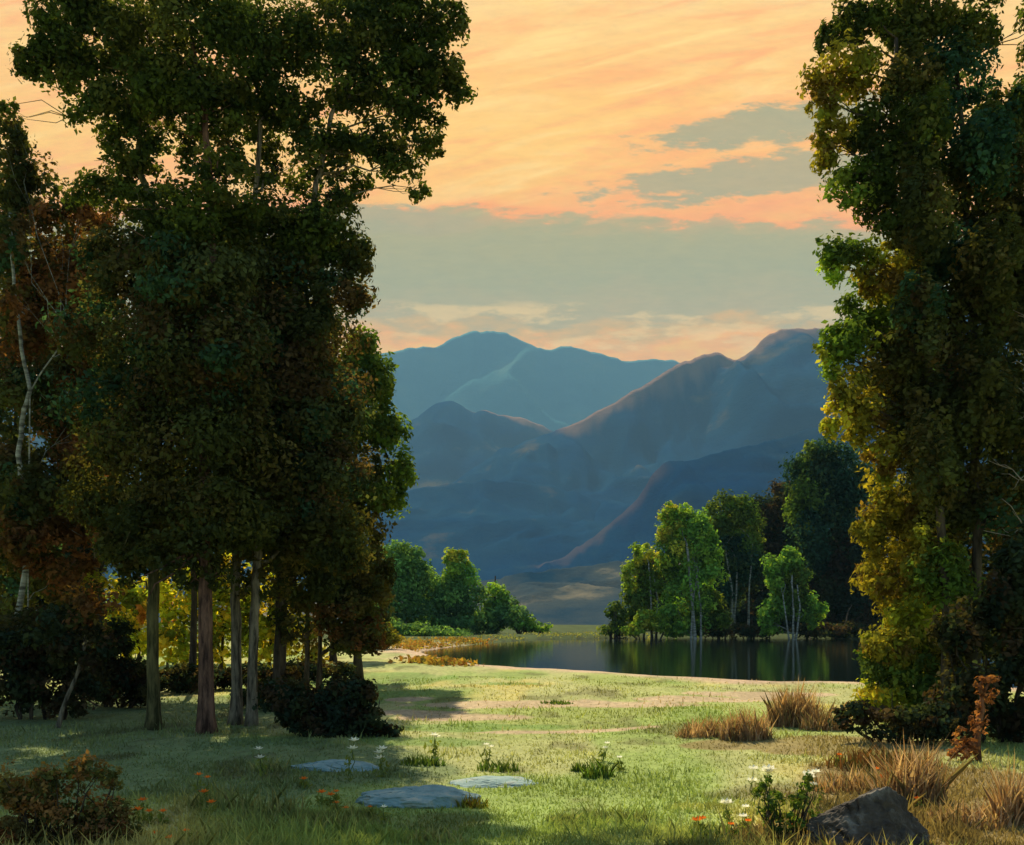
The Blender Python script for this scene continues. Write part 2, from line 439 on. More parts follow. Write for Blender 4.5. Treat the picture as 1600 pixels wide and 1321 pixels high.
def meadow_colour(x, y):
    n1_ = fbm(x*.18, y*.10, 4, 51); n2_ = fbm(x*.9, y*.5, 4, 52); n3_ = fbm(x*.35, y*.12, 4, 53)
    g1 = np.array([.31, .36, .11]); g2 = np.array([.38, .39, .16]); g3 = np.array([.24, .33, .085]); ye = np.array([.55, .46, .15])
    c = g1+(g2-g1)*sstep(.35, .65, n1_)[..., None]
    c = c+(g3-c)*(sstep(.5, .68, n3_)*.8)[..., None]
    c = c+(ye-c)*(sstep(.58, .72, fbm(x*.3+40, y*.16, 4, 54))*.6)[..., None]
    sand, rust, grove_shade, deep = masks(x, y)
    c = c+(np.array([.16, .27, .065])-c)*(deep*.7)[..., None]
    c = c+(np.array([.16, .21, .09])-c)*(grove_shade*.85)[..., None]
    c = c+(np.array([.52, .37, .25])-c)*(sand*.9)[..., None]
    c = c+(np.array([.24, .16, .07])-c)*(rust*.8)[..., None]
    soil = sstep(.60, .72, fbm(x*.9, y*.42, 5, 55))*.5*(1-sand)
    c = c+(np.array([.09, .075, .035])-c)*soil[..., None]
    c = c*(.82+.36*n2_)[..., None]
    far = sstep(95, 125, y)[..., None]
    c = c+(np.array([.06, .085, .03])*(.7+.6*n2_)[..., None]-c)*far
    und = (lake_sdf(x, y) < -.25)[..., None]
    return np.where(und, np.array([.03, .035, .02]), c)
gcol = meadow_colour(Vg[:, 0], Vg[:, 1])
m, nt2, out, n = newmat('meadow_ground'); l2 = nt2.links.new
a = n('ShaderNodeAttribute', attribute_name='tint'); geo = n('ShaderNodeNewGeometry')
mp = n('ShaderNodeMapping'); mp.inputs['Scale'].default_value = (1, .45, 1); l2(geo.outputs['Position'], mp.inputs[0])
nz = n('ShaderNodeTexNoise'); nz.inputs['Scale'].default_value = 5; nz.inputs['Detail'].default_value = 8; nz.inputs['Roughness'].default_value = .7
l2(mp.outputs[0], nz.inputs['Vector'])
mr = n('ShaderNodeMapRange'); mr.inputs[1].default_value = .3; mr.inputs[2].default_value = .7; mr.inputs[3].default_value = .7; mr.inputs[4].default_value = 1.3
l2(nz.outputs['Fac'], mr.inputs[0])
sc_ = n('ShaderNodeVectorMath', operation='SCALE'); l2(a.outputs['Color'], sc_.inputs[0]); l2(mr.outputs[0], sc_.inputs['Scale'])
b = n('ShaderNodeBsdfPrincipled'); b.inputs['Roughness'].default_value = 1; b.inputs['Specular IOR Level'].default_value = .05
l2(sc_.outputs[0], b.inputs['Base Color'])
bp = n('ShaderNodeBump'); bp.inputs['Strength'].default_value = .8; bp.inputs['Distance'].default_value = .08
l2(nz.outputs['Fac'], bp.inputs['Height']); l2(bp.outputs[0], b.inputs['Normal']); l2(b.outputs[0], out.inputs['Surface'])
M['ground'] = m
c_i = len(Vg)-1
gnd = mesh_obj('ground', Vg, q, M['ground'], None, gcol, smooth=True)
tag(gnd, kind='structure')

# ------------------------------------------------------------------ water
m, nt2, out, n = newmat('lake_water'); l2 = nt2.links.new
b = n('ShaderNodeBsdfPrincipled'); b.inputs['Base Color'].default_value = (.006, .012, .010, 1); b.inputs['Roughness'].default_value = .06
b.inputs['IOR'].default_value = 1.33
geo = n('ShaderNodeNewGeometry'); mp = n('ShaderNodeMapping'); mp.inputs['Scale'].default_value = (.5, 1.2, 1); l2(geo.outputs['Position'], mp.inputs[0])
nz = n('ShaderNodeTexNoise'); nz.inputs['Scale'].default_value = 1.6; nz.inputs['Detail'].default_value = 4; l2(mp.outputs[0], nz.inputs['Vector'])
bp = n('ShaderNodeBump'); bp.inputs['Strength'].default_value = .10; bp.inputs['Distance'].default_value = .08
l2(nz.outputs['Fac'], bp.inputs['Height']); l2(bp.outputs[0], b.inputs['Normal']); l2(b.outputs[0], out.inputs['Surface'])
ctr = LP.mean(0); LW = ctr+(LP-ctr)*1.0
# water sheet: generous outline just outside the shore, the banks rise through it
lo = LP.min(0)-3; hi = LP.max(0)+3
wv = [(lo[0], lo[1], 0), (hi[0], lo[1], 0), (hi[0], hi[1], 0), (lo[0], hi[1], 0)]
tag(mesh_obj('water', wv, [(0, 1, 2, 3)], m), kind='structure')

# ------------------------------------------------------------------ mountains
def mtn_mat(name, c1, c2, c3, scale, patch=.55, crest_light=(.42,.22,.11)):
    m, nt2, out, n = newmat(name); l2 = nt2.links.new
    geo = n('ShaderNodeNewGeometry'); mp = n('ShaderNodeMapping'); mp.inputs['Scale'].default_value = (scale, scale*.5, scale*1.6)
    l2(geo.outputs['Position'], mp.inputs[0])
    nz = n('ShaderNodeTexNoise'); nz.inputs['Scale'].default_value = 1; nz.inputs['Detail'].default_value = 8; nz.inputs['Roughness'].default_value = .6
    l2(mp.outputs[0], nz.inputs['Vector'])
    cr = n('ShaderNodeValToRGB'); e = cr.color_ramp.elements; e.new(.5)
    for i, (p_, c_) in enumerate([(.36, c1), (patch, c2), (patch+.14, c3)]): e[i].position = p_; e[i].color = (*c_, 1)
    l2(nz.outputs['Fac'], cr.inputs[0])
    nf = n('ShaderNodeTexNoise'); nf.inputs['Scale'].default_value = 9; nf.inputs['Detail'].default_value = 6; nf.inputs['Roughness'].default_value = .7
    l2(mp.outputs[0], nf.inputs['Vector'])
    at_ = n('ShaderNodeAttribute', attribute_name='crest_light'); mc = n('ShaderNodeMix', data_type='RGBA'); l2(at_.outputs['Fac'], mc.inputs[0]); l2(cr.outputs[0], mc.inputs[6]); mc.inputs[7].default_value = (*crest_light, 1)
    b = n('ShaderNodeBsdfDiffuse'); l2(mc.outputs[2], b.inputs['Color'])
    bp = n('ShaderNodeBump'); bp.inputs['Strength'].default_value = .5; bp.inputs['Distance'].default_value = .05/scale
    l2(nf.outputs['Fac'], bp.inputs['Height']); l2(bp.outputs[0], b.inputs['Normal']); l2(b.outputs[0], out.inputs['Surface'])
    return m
def mountain(name, D, prof, mat, depth=.38, rough=.10, power=1.25, seed=0, fr=6.0, nx=420, ny=110, crest_light=None):
    px = np.array([p[0] for p in prof], float); py = np.array([p[1] for p in prof], float)
    U = np.linspace(px.min(), px.max(), nx); H = np.interp(U, px, py)
    ker = np.ones(5)/5; H = np.convolve(np.pad(H, 2, mode='edge'), ker, 'valid')
    X = (U-800)/F*D; H = (HOR-H)/F*D+CAMZ
    H = H+(fbm(U*.05, U*0, 4, seed+3)-.5)*.018*D*.35
    t = np.concatenate([np.linspace(0, 1, ny), np.linspace(1, 1.9, ny//3)[1:]])
    TT, XX = np.meshgrid(t, X, indexing='ij'); HH = np.broadcast_to(H, TT.shape)
    YY = D*(1-(1-TT)*depth)+0*XX
    tt = np.where(TT <= 1, TT, 2-TT)
    base = np.clip(tt, 0, 1)**power
    # spurs: ridged noise running down the slope
    un = XX/D*fr
    wob = fbm(un*.6, TT*2.5, 3, seed)*1.6
    rg = 1-np.abs(2*fbm(un+wob, TT*1.1, 4, seed+1)-1)*1.7
    rg2 = fbm(un*4+wob, TT*6, 4, seed+2)-.5
    env = np.clip(tt*(1-tt)*4, 0, 1)
    Z = HH*base*(1+(rg-.75)*rough*3.0*env+rg2*rough*.9*env)-2
    mx = (HH-CAMZ)/D*.985*YY+CAMZ            # keep the ridge line the highest
    Z = np.where((TT < .93) & (Z > mx), mx, Z)
    V = np.stack([XX, YY, Z], -1).reshape(-1, 3)
    r_, c_ = TT.shape; ix = np.arange(r_*c_).reshape(r_, c_)
    Fq = np.stack([ix[:-1, :-1], ix[:-1, 1:], ix[1:, 1:], ix[1:, :-1]], -1).reshape(-1, 4)
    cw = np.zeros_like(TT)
    if crest_light:
        a_, b_, w_, k_ = crest_light; up = np.broadcast_to(U, TT.shape)
        cw = k_*sstep(1-w_, 1, TT+(fbm(up*.06, TT*9, 3, 5)-.5)*w_*1.4)*sstep(a_, a_+30, up)*sstep(b_, b_-30, up)  # warm tint painted along the ridge top where it catches the sun
    return tag(mesh_obj(name, V, Fq, mat, smooth=True, attrs={'crest_light': cw.ravel()}), kind='structure')
mf = mtn_mat('forest_haze_far', (.055,.16,.17), (.075,.19,.18), (.11,.20,.17), .0022)  # the three forest colours have some of the haze blue painted in
mm = mtn_mat('forest_haze_mid', (.002,.028,.080), (.008,.042,.085), (.12,.09,.06), .0035, .58)
mn = mtn_mat('forest_haze_near', (.001,.022,.070), (.004,.030,.072), (.02,.045,.07), .006, .58)
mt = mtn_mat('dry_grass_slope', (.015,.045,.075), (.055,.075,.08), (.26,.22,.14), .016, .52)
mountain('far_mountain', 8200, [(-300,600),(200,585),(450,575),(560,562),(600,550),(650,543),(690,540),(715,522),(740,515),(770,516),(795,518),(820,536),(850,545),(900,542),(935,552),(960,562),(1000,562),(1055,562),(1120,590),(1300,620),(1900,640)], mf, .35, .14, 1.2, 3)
mountain('left_mountain', 5200, [(-500,560),(100,600),(400,640),(560,668),(620,660),(655,650),(675,632),(692,627),(712,630),(730,640),(790,646),(830,660),(870,674),(930,705),(1000,740),(1200,800),(1600,860)], mm, .42, .18, 1.1, 7, crest_light=(720,870,.05,.6))
mountain('right_mountain', 4000, [(560,860),(700,760),(780,705),(830,685),(870,670),(910,655),(950,633),(1000,604),(1050,575),(1085,556),(1120,550),(1150,562),(1175,550),(1195,525),(1220,512),(1280,513),(1340,500),(1500,450),(1700,420),(2100,400)], mm, .50, .22, 1.1, 12, crest_light=(860,1320,.06,.5))
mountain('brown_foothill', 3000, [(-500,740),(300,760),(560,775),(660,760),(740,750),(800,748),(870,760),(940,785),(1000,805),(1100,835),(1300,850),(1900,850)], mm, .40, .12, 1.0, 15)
mountain('wooded_spur', 2100, [(400,935),(560,915),(740,892),(820,884),(880,868),(915,846),(940,828),(968,806),(990,788),(1008,758),(1022,735),(1038,722),(1060,718),(1100,712),(1200,690),(1300,660),(1500,620),(1900,600)], mn, .45, .20, 1.1, 21, crest_light=(820,1050,.12,.12))
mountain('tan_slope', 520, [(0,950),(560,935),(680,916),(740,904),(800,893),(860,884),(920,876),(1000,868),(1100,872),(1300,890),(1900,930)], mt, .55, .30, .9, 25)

# ------------------------------------------------------------------ haze
hz = bpy.data.materials.new('haze_air'); hz.use_nodes = True; hn = hz.node_tree; hn.nodes.clear()
ho = hn.nodes.new('ShaderNodeOutputMaterial'); pv = hn.nodes.new('ShaderNodeVolumePrincipled')
pv.inputs['Color'].default_value = (.28, .60, .84, 1); pv.inputs['Density'].default_value = .000082; pv.inputs['Anisotropy'].default_value = .0
hn.links.new(pv.outputs[0], ho.inputs['Volume'])
x0, x1, y0, y1, z0, z1 = -12500, 12500, -3000, 12500, -30, 2500
hv = [(x0,y0,z0),(x1,y0,z0),(x1,y1,z0),(x0,y1,z0),(x0,y0,z1),(x1,y0,z1),(x1,y1,z1),(x0,y1,z1)]
hf = [(0,3,2,1),(4,5,6,7),(0,1,5,4),(1,2,6,5),(2,3,7,6),(3,0,4,7)]
HAZE = True
if HAZE: tag(mesh_obj('haze', hv, hf, hz), kind='stuff')

# ------------------------------------------------------------------ left grove
g = 'tall trees of the left grove'
tree('broadleaf_tree', (240,1140), 'tall grove tree with smooth olive trunk, leftmost of the thick trunks', 'tree',
 [(45,95,36,32,'top',0,.7),(15,170,22,18,'top',0,.5),(90,105,60,48),(105,25,75,45),(165,60,90,80),(175,170,70,62),(205,235,52,45,None,0,.75),(150,300,45,40,None,0,.6),(215,285,60,36,None,1,.7),(235,340,80,50,'top'),(200,420,90,70,'mix'),(190,520,100,80,'mix'),(190,640,100,90,'mix'),(200,760,100,90,'dark'),(215,850,70,45,'dark'),(205,895,30,26,'dark',0,.5),(262,890,26,30,'dark',0,.45)],
 'top', [([(240,1140),(238,1000),(240,850),(250,600),(262,400),(238,320),(215,260),(217,180),(210,90)], 10, 3)], .145, 'bark_olive', group=g)
tree('broadleaf_tree', (324,1146), 'tall grove tree with the thickest reddish brown trunk', 'tree',
 [(290,40,120,80),(280,140,90,60),(330,175,60,45,None,0,.8),(250,130,70,50),(270,225,60,40,None,1.5,.5),(340,265,60,40,None,-1,.5),(310,340,110,70,'top'),(300,440,130,80,'mix'),(310,560,130,95,'mix'),(300,690,140,95,'dark'),(310,800,130,70,'dark'),(290,860,90,35,'dark',0,.8),(300,900,30,34,'dark',0,.4),(345,895,26,36,'dark',0,.45)],
 'top', [([(324,1146),(322,1000),(320,850),(322,600),(330,400),(325,280),(320,180),(300,60)], 12.5, 3)], .145, 'bark_red', group=g)
tree('broadleaf_tree', (367,1132), 'tall grove tree with straight grey trunk just right of the thickest trunk', 'tree',
 [(420,50,105,75),(400,150,80,55),(460,180,55,40,None,0,.7),(400,215,60,42,None,1,.5),(440,285,60,38,None,1,.5),(420,375,110,70,'top'),(420,480,110,85,'mix'),(410,620,120,95,'mix'),(400,750,120,85,'dark'),(400,835,80,45,'dark',0,.8),(380,900,24,44,'dark',0,.4),(425,905,30,50,'dark',0,.5),(345,240,45,30,'dark',0,.7)],
 'top', [([(367,1132),(368,1000),(368,880),(372,700),(385,450),(400,300),(410,150)], 9, 3)], .145, 'bark_grey', group=g)
tree('broadleaf_tree', (392,1134), 'tall grove tree with slim leaning pale trunk and boughs reaching right over the meadow', 'tree',
 [(540,40,90,65),(620,40,80,60),(690,30,42,45,None,0,.8),(690,115,52,48,None,0,.85),(715,140,30,28,None,0,.7),(620,130,80,55),(545,125,70,50),(650,185,50,35,None,0,.7),(590,215,60,45,None,0,.8),(670,225,34,26,None,0,.7),(510,240,60,46,None,0,.9),(545,285,45,26,None,1,.6),(625,265,45,22,None,0,.7),(655,300,22,16,None,0,.6),(520,315,52,28,None,0,.8),(500,370,80,50,'top'),(560,395,40,38,'dark',0,.8),(530,455,60,50,'mix'),(470,540,90,70,'mix'),(490,640,90,80,'mix'),(500,750,90,80,'mix'),(500,850,90,60,'dark')],
 'top', [([(392,1134),(396,1000),(402,880),(415,700),(450,500),(478,380),(488,320),(503,255),(520,180),(560,80)], 8, 3)], .145, 'bark_grey', group=g)
tree('slender_tree', (432,1112), 'slender dark grove tree standing behind the pale leaning trunk', 'tree',
 [(440,700,80,100,'dark'),(450,830,90,70,'dark'),(470,910,60,50,'dark',0,.6),(455,970,40,40,'dark',0,.4),(430,560,80,80,'mix')],
 'dark', [([(432,1112),(434,980),(440,800),(440,600)], 6, 3)], .18, 'bark_dark', group=g)
tree('slender_tree', (478,1082), 'thin brown sapling, left of two above the dark bush', 'tree',
 [(500,910,60,60,'dark'),(470,860,50,50,'dark'),(520,960,45,40,'rust',0,.7)],
 'dark', [([(478,1082),(480,960),(488,850)], 4, 2)], .18, 'bark_dark')
tree('slender_tree', (498,1080), 'thin brown sapling with rust foliage, right of two above the dark bush', 'tree',
 [(555,930,60,60,'dark'),(570,990,50,35,'rust',0,.8),(545,1000,40,30,'dark',0,.8),(590,900,30,50,'dark',0,.8)],
 'dark', [([(498,1080),(502,960),(530,850)], 4, 2)], .18, 'bark_dark')
tree('broadleaf_tree', (560,1062), 'green sunlit tree on the right flank of the grove, reaching over the blue hills', 'tree',
 [(568,545,36,34),(560,580,40,40),(592,600,32,45),(560,650,60,60,'green'),(602,670,38,45),(625,745,30,45),(590,770,55,42),(540,740,70,80,'dark'),(560,830,50,55,'dark'),(580,900,36,60,'dark'),(520,600,50,70,'dark')],
 'green', [([(560,1062),(556,900),(555,700),(560,560)], 6, 2)], .24, 'bark_dark', k=2.8)
tree('birch_tree', (38,1108), 'pale crooked birch at the left edge with rust brown foliage', 'tree',
 [(15,215,42,45,'dark',1.4,.8),(35,290,60,55,'dark',1.4),(85,350,48,40,'rust',1.4,.8),(25,390,60,60,'mix',1.4),(110,440,70,70,'rust',1.4),(40,500,70,70,'rust',1.4),(130,560,60,60,'rust',1.4),(60,620,80,70,'mix',1.4),(120,690,70,65,'rust',1.4),(40,750,70,70,'mix',1.4),(110,810,70,60,'rust',1.4),(30,850,60,60,'dark',1.4),(100,900,60,50,'rust',1.4,.7),(150,330,50,50,'rust',1.4,.7),(20,470,22,40,'rust',-1,.6),(45,770,50,46,'mix',-1),(30,840,50,46,'rust',-1),(30,980,50,40,'dark',-1,.8),(20,370,30,40,'mix',-1,.7)],
 'rust', [([(38,1108),(30,1040),(28,960),(42,880),(40,800),(28,710),(36,650),(47,610),(36,560),(28,500),(20,430),(16,330)], 5.5, 2), ([(43,1108),(44,880),(47,612),(66,580),(95,540)], 1.2, 1.2)], .18, 'bark_birch')
tree('slender_tree', (86,1138), 'small leaning bare stemmed sapling in the shade at the left', 'tree',
 [(130,1010,50,40,'shade'),(95,980,50,40,'shade'),(140,950,45,45,'rust',0,.7)],
 'shade', [([(86,1138),(100,1100),(122,1050),(135,1000)], 4, 2)], .15, 'bark_grey')
for (px, lab, lb) in [
  (150,'tall dark tree behind the birch and the olive trunk',[(130,430,80,90),(110,560,90,90),(150,680,90,90),(120,790,80,60),(60,480,60,80)]),
  (300,'tall dark tree deep in the grove behind the thickest trunk',[(290,430,80,60),(300,540,100,90),(280,660,100,90),(300,780,100,70),(230,600,80,80)]),
  (440,'tall dark tree deep in the grove behind the pale trunks',[(440,430,70,70),(460,540,80,80),(450,660,90,90),(440,780,90,70),(500,620,60,80)]),
  (20,'tall dark tree behind the crooked birch at the left edge',[(10,330,50,60),(0,450,60,80),(20,570,70,80),(0,690,70,80),(20,800,80,70),(30,900,70,60)])]:
    tree('broadleaf_tree', (px, 1078), lab, 'tree', lb, 'mix', [([(px,1078),(px+4,940),(px,800),(px+6,600)], 6, 2)], .24, 'bark_dark', k=2.2, group='dark trees behind the grove')
# lower sunlit sprays
tree('maple_sapling', (165,1100), 'small sapling with bright yellow leaf spray left of the olive trunk', 'sapling',
 [(150,912,24,20,'yell',0,.8),(178,830,24,14,'yell',0,.7),(165,870,16,16,'olive',0,.6)], 'yell', [([(165,1100),(160,1000),(152,910),(176,835)], 3, 1.2)], .145, 'bark_dark')
# shaded undergrowth of the grove
def bush(name, base_px, label, lobes, pal, size, k=3, Y=None, group=None, cat='bush', clump=.40):
    b = ground_at(*base_px) if Y is None else None
    if Y is not None:
        x = (base_px[0]-800)/F*Y; b = Vector((x, Y, float(gz(np.array([x]), np.array([Y]))[0])))
    rt = root(name, b, label, cat, group); Lb = px_lobes(lobes, b.y, b, pal)
    parts = []
    for (cx, cy, cz, rx, ry, rz, pl, den) in Lb:
        for _ in range(3):
            e = Vector((cx, cy, cz))+Vector(rng.normal(0, .4, 3))*rx
            st = Vector((cx*.55, cy*.5, -.1))
            e.z = max(e.z, .1)
            parts.append(tube([Vector((0, 0, -.15))]+wiggle(st, e, 5, .05), [.022*b.y/14*q_ for q_ in (1.1, 1, .8, .6, .4, .2)], 5))
    V, Fc = merge(parts); mesh_obj('stem', V, Fc, M['bark_dark'], rt, smooth=True)
    V, Fq, cl_ = crown_geo(Lb, size, k, clump); V[:, 2] = np.maximum(V[:, 2], -.05+.1*rng.random(len(V)))
    mesh_obj('foliage', V, Fq, M['leaf'], rt, cl_)
    return rt
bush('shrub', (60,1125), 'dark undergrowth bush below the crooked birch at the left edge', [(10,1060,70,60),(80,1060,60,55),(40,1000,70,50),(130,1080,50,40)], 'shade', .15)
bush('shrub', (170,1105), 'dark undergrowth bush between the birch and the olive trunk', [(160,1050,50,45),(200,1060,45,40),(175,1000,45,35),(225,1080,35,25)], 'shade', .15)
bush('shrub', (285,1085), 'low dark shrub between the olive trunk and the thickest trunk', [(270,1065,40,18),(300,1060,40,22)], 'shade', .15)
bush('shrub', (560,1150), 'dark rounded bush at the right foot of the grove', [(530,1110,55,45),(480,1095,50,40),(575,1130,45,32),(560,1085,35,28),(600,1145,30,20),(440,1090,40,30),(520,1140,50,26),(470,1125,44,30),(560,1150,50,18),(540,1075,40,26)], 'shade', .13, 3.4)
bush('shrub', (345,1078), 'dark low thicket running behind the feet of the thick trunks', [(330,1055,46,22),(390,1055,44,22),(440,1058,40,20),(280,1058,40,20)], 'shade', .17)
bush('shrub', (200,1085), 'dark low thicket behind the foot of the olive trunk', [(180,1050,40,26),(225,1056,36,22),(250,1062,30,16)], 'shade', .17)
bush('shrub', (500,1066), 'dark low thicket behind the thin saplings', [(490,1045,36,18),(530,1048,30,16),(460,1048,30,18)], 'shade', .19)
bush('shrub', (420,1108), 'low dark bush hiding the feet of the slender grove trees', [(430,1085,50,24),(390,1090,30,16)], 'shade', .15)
# sunlit trees beyond the grove, seen between trunks
for i, (px, by, lab, lb, pl) in enumerate([
  (215,1052,'yellow green sunlit tree seen left of the olive trunk', [(205,960,38,45),(190,925,30,30),(215,1000,34,40),(185,980,26,30),(225,925,26,30)], 'sunny'),
  (285,1060,'yellow green sunlit tree seen between the olive and thickest trunks', [(290,940,44,50),(275,1000,44,45),(300,890,40,30),(300,1020,30,24),(255,930,24,40)], 'sunny'),
  (345,1058,'yellow green sunlit tree seen just right of the thickest trunk', [(345,950,36,60),(350,1000,34,45),(345,890,34,34),(372,960,22,60)], 'sunny'),
  (420,1056,'yellow green sunlit tree seen right of the slim pale trunk', [(415,950,38,55),(410,1005,40,44),(425,890,38,34),(445,980,26,40)], 'sunny'),
  (480,1050,'olive sunlit tree seen behind the thin saplings', [(465,990,34,45),(490,1030,30,25),(455,930,30,30)], 'olive')]):
    tree('sunlit_tree', (px,by), lab, 'tree', lb, pl, [([(px,by),(px+3,by-60),(px+2,by-110)], 3, 1.5)], .30, 'bark_dark', k=2.0, group='sunlit trees beyond the grove')
tree('maple_tree', (262,1056), 'small orange leaved tree glowing behind the olive trunk', 'tree', [(262,950,12,38),(268,990,10,25),(224,960,8,22)], 'orange', [([(262,1056),(262,980),(264,940)], 2, 1)], .28, 'bark_dark', k=2.4)
for i, (px, lab, lb) in enumerate([
  (110,'dark wood tree behind the left birch', [(60,960,80,70),(120,900,80,70),(150,980,50,60),(60,860,80,70),(20,1010,50,50)]),
  (200,'dark wood tree high behind the sunlit yellow foliage', [(220,820,80,50),(300,830,80,48),(380,830,80,48),(150,800,70,70),(460,820,70,60)]),
  (520,'dark wood tree behind the thin saplings', [(540,900,60,70),(560,970,50,50),(500,860,60,60)])]):
    tree('dark_wood_tree', (px,1034), lab, 'tree', lb, 'shade', [([(px,1034),(px+3,950),(px,850)], 5, 2)], .42, 'bark_dark', k=2.6, group='dark trees behind the grove')

# ------------------------------------------------------------------ right trees
g = 'tall trees at the right edge'
tree('broadleaf_tree', (1478,1140), 'tall right hand tree whose green and sunlit yellow boughs overhang the lake', 'tree',
 [(1340,30,50,45,'top'),(1320,115,66,48,'olive'),(1290,170,34,34,'olive',0,.8),(1365,190,50,50,'top'),(1300,215,42,26,'olive',0,.8),(1345,290,60,46,'green'),(1400,260,60,60,'top'),(1325,400,46,42,'green',0,.9),(1300,420,26,30,'lime',0,.8),(1385,430,50,50,'olive'),(1325,530,50,42,'green'),(1305,560,30,36,'lime',0,.8),(1325,610,40,36,'olive'),(1305,650,26,40,'yell',0,.8),(1350,650,40,50,'olive'),(1400,560,60,60,'dark'),(1390,710,50,46,'olive'),(1430,640,60,80,'dark'),(1400,330,60,50,'top'),(1420,130,60,60,'dark'),(1380,480,70,60,'green',1.5),(1440,330,50,90,'dark',-1.2),(1440,500,50,80,'mix',-1.2),(1455,720,45,90,'dark',-1.2),(1450,200,50,70,'top',-1.2),(1290,240,30,30,'olive',0,.8),(1390,620,50,70,'olive',1),(1290,60,26,30,'top',0,.8)],  # lime and yellow leaves on the left lobes paint its sunlit edge
 'top', [([(1478,1140),(1478,960),(1470,800),(1455,600),(1430,400),(1410,200),(1400,60)], 8, 3)], .145, 'bark_dark', group=g)
tree('broadleaf_tree', (1526,1135), 'tall dark right hand tree with straight trunk nearest the right edge', 'tree',
 [(1450,15,80,55,'top'),(1530,30,60,50,'top',0,.8),(1490,120,70,60,'blue'),(1460,220,66,60,'blue'),(1560,190,50,70,'top',0,.8),(1520,300,70,60,'dark'),(1480,400,80,70,'blue'),(1570,400,70,80,'dark'),(1500,500,90,80,'dark'),(1580,530,60,80,'dark'),(1500,620,90,80,'mix'),(1570,680,80,90,'dark'),(1480,730,80,70,'dark'),(1560,800,80,70,'mix'),(1600,300,50,90,'dark'),(1545,430,50,90,'dark',-1.2),(1530,620,50,90,'dark',-1.2),(1530,250,50,80,'blue',-1.2),(1450,600,60,90,'dark',2),(1440,420,60,90,'dark',2),(1620,60,40,60,'top',0,.6),(1590,180,46,60,'blue'),(1600,420,50,80,'dark'),(1590,650,50,90,'dark'),(1410,60,50,50,'top')],
 'dark', [([(1526,1135),(1524,960),(1526,800),(1520,500),(1505,250),(1490,60)], 9, 3)], .145, 'bark_dark', group=g)
tree('olive_tree', (1430,1128), 'lower olive yellow tree overhanging the lake on the right bank', 'tree',
 [(1395,785,55,45),(1360,830,32,40),(1375,890,48,42),(1440,840,60,70,'olive'),(1425,940,52,40,'olive'),(1460,985,52,45,'olive'),(1400,1035,66,42,'green',-1),(1440,1065,80,50,'green',-1),(1390,1010,50,40,'olive',-1.4),(1375,1085,54,32,'yell',-1),(1480,1020,50,60,'olive',-1),(1430,980,60,50,'yell',-1),(1470,1095,70,40,'green',-1),(1475,900,50,60,'green',-2),(1450,870,50,60,'olive',-1.6),(1480,820,40,60,'dark',-1)],
 'olive', [([(1430,1128),(1438,1020),(1430,900),(1420,800)], 7, 2)], .145, 'bark_dark')
bush('shrub', (1400,1160), 'dark bush on the bank at the foot of the olive tree', [(1400,1130,70,32),(1340,1120,45,26),(1460,1130,60,34)], 'shade', .13, 3.4)
bush('shrub', (1560,1160), 'dark tall thicket at the right edge behind the rust orange sapling', [(1520,1090,60,70),(1590,1080,60,90),(1570,970,60,80),(1500,990,40,60),(1600,900,50,80)], 'shade', .15, 3.2)
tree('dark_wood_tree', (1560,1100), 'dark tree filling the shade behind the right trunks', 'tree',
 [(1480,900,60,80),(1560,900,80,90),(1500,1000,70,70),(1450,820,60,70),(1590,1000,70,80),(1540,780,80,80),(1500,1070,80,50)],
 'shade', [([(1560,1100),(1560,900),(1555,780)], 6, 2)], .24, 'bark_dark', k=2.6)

# ------------------------------------------------------------------ far bank
g = 'birches and trees on the far bank'
def far_tree(px, lab, lb, pal, trunks=None, Y=142, bark='bark_birch', name='birch_tree', size=.5, k=3.4, wid=1.22):
    lb = [(l[0], l[1]+1, l[2]*wid, l[3]*1.12, *l[4:]) for l in lb]
    tr = trunks or [([(px,996),(px+1,950),(px+2,900)], 2, 1)]
    return tree(name, (px,996), lab, 'tree', lb, pal, tr, size, bark, k=k, Y=Y, group=g, clump=.38, fwd=(2.3 if bark == 'bark_birch' else 0))
far_tree(1005,'slim birch with yellow green crown at the left end of the right hand group', [(1004,868,18,26,'lime'),(988,905,18,26,'lime'),(1015,910,24,34,'green'),(1000,945,28,28,'green')], 'green', [([(1016,990),(1014,940),(1010,880)],1.6,1),([(1022,990),(1024,940),(1018,900)],1.5,.8)])  # lime lobes colour in the sunlit left and top
far_tree(1080,'tallest bright birch, its crown lit lime green on the left', [(1052,800,22,18,'lime'),(1072,812,30,28,'bright'),(1050,835,24,24,'lime'),(1092,830,24,26,'bright'),(1062,880,36,34,'bright'),(1090,900,34,36,'bright'),(1070,945,40,40,'bright'),(1105,955,30,38,'green'),(1050,860,26,30,'lime'),(1100,865,28,34,'bright'),(1080,850,34,30,'bright'),(1060,975,30,20,'bright')], 'bright', [([(1084,996),(1076,930),(1068,850)],2.6,1.6),([(1075,996),(1078,940),(1086,890)],1.8,1),([(1092,996),(1090,950),(1084,900)],1.8,1)], Y=138)  # sunlit left side put into the leaf colour by lime lobes
far_tree(1145,'broad dark green birch with white stems behind the bright one', [(1140,800,36,30,'green'),(1120,830,30,30,'green'),(1160,830,36,34,'green'),(1135,870,40,38,'blue'),(1165,880,34,36,'blue'),(1130,920,30,30,'blue')], 'green', [([(1140,988),(1138,920),(1128,855)],2.4,1.2),([(1141,988),(1145,930),(1146,880)],2,1),([(1165,985),(1164,930),(1170,850)],1.8,1)], Y=150)
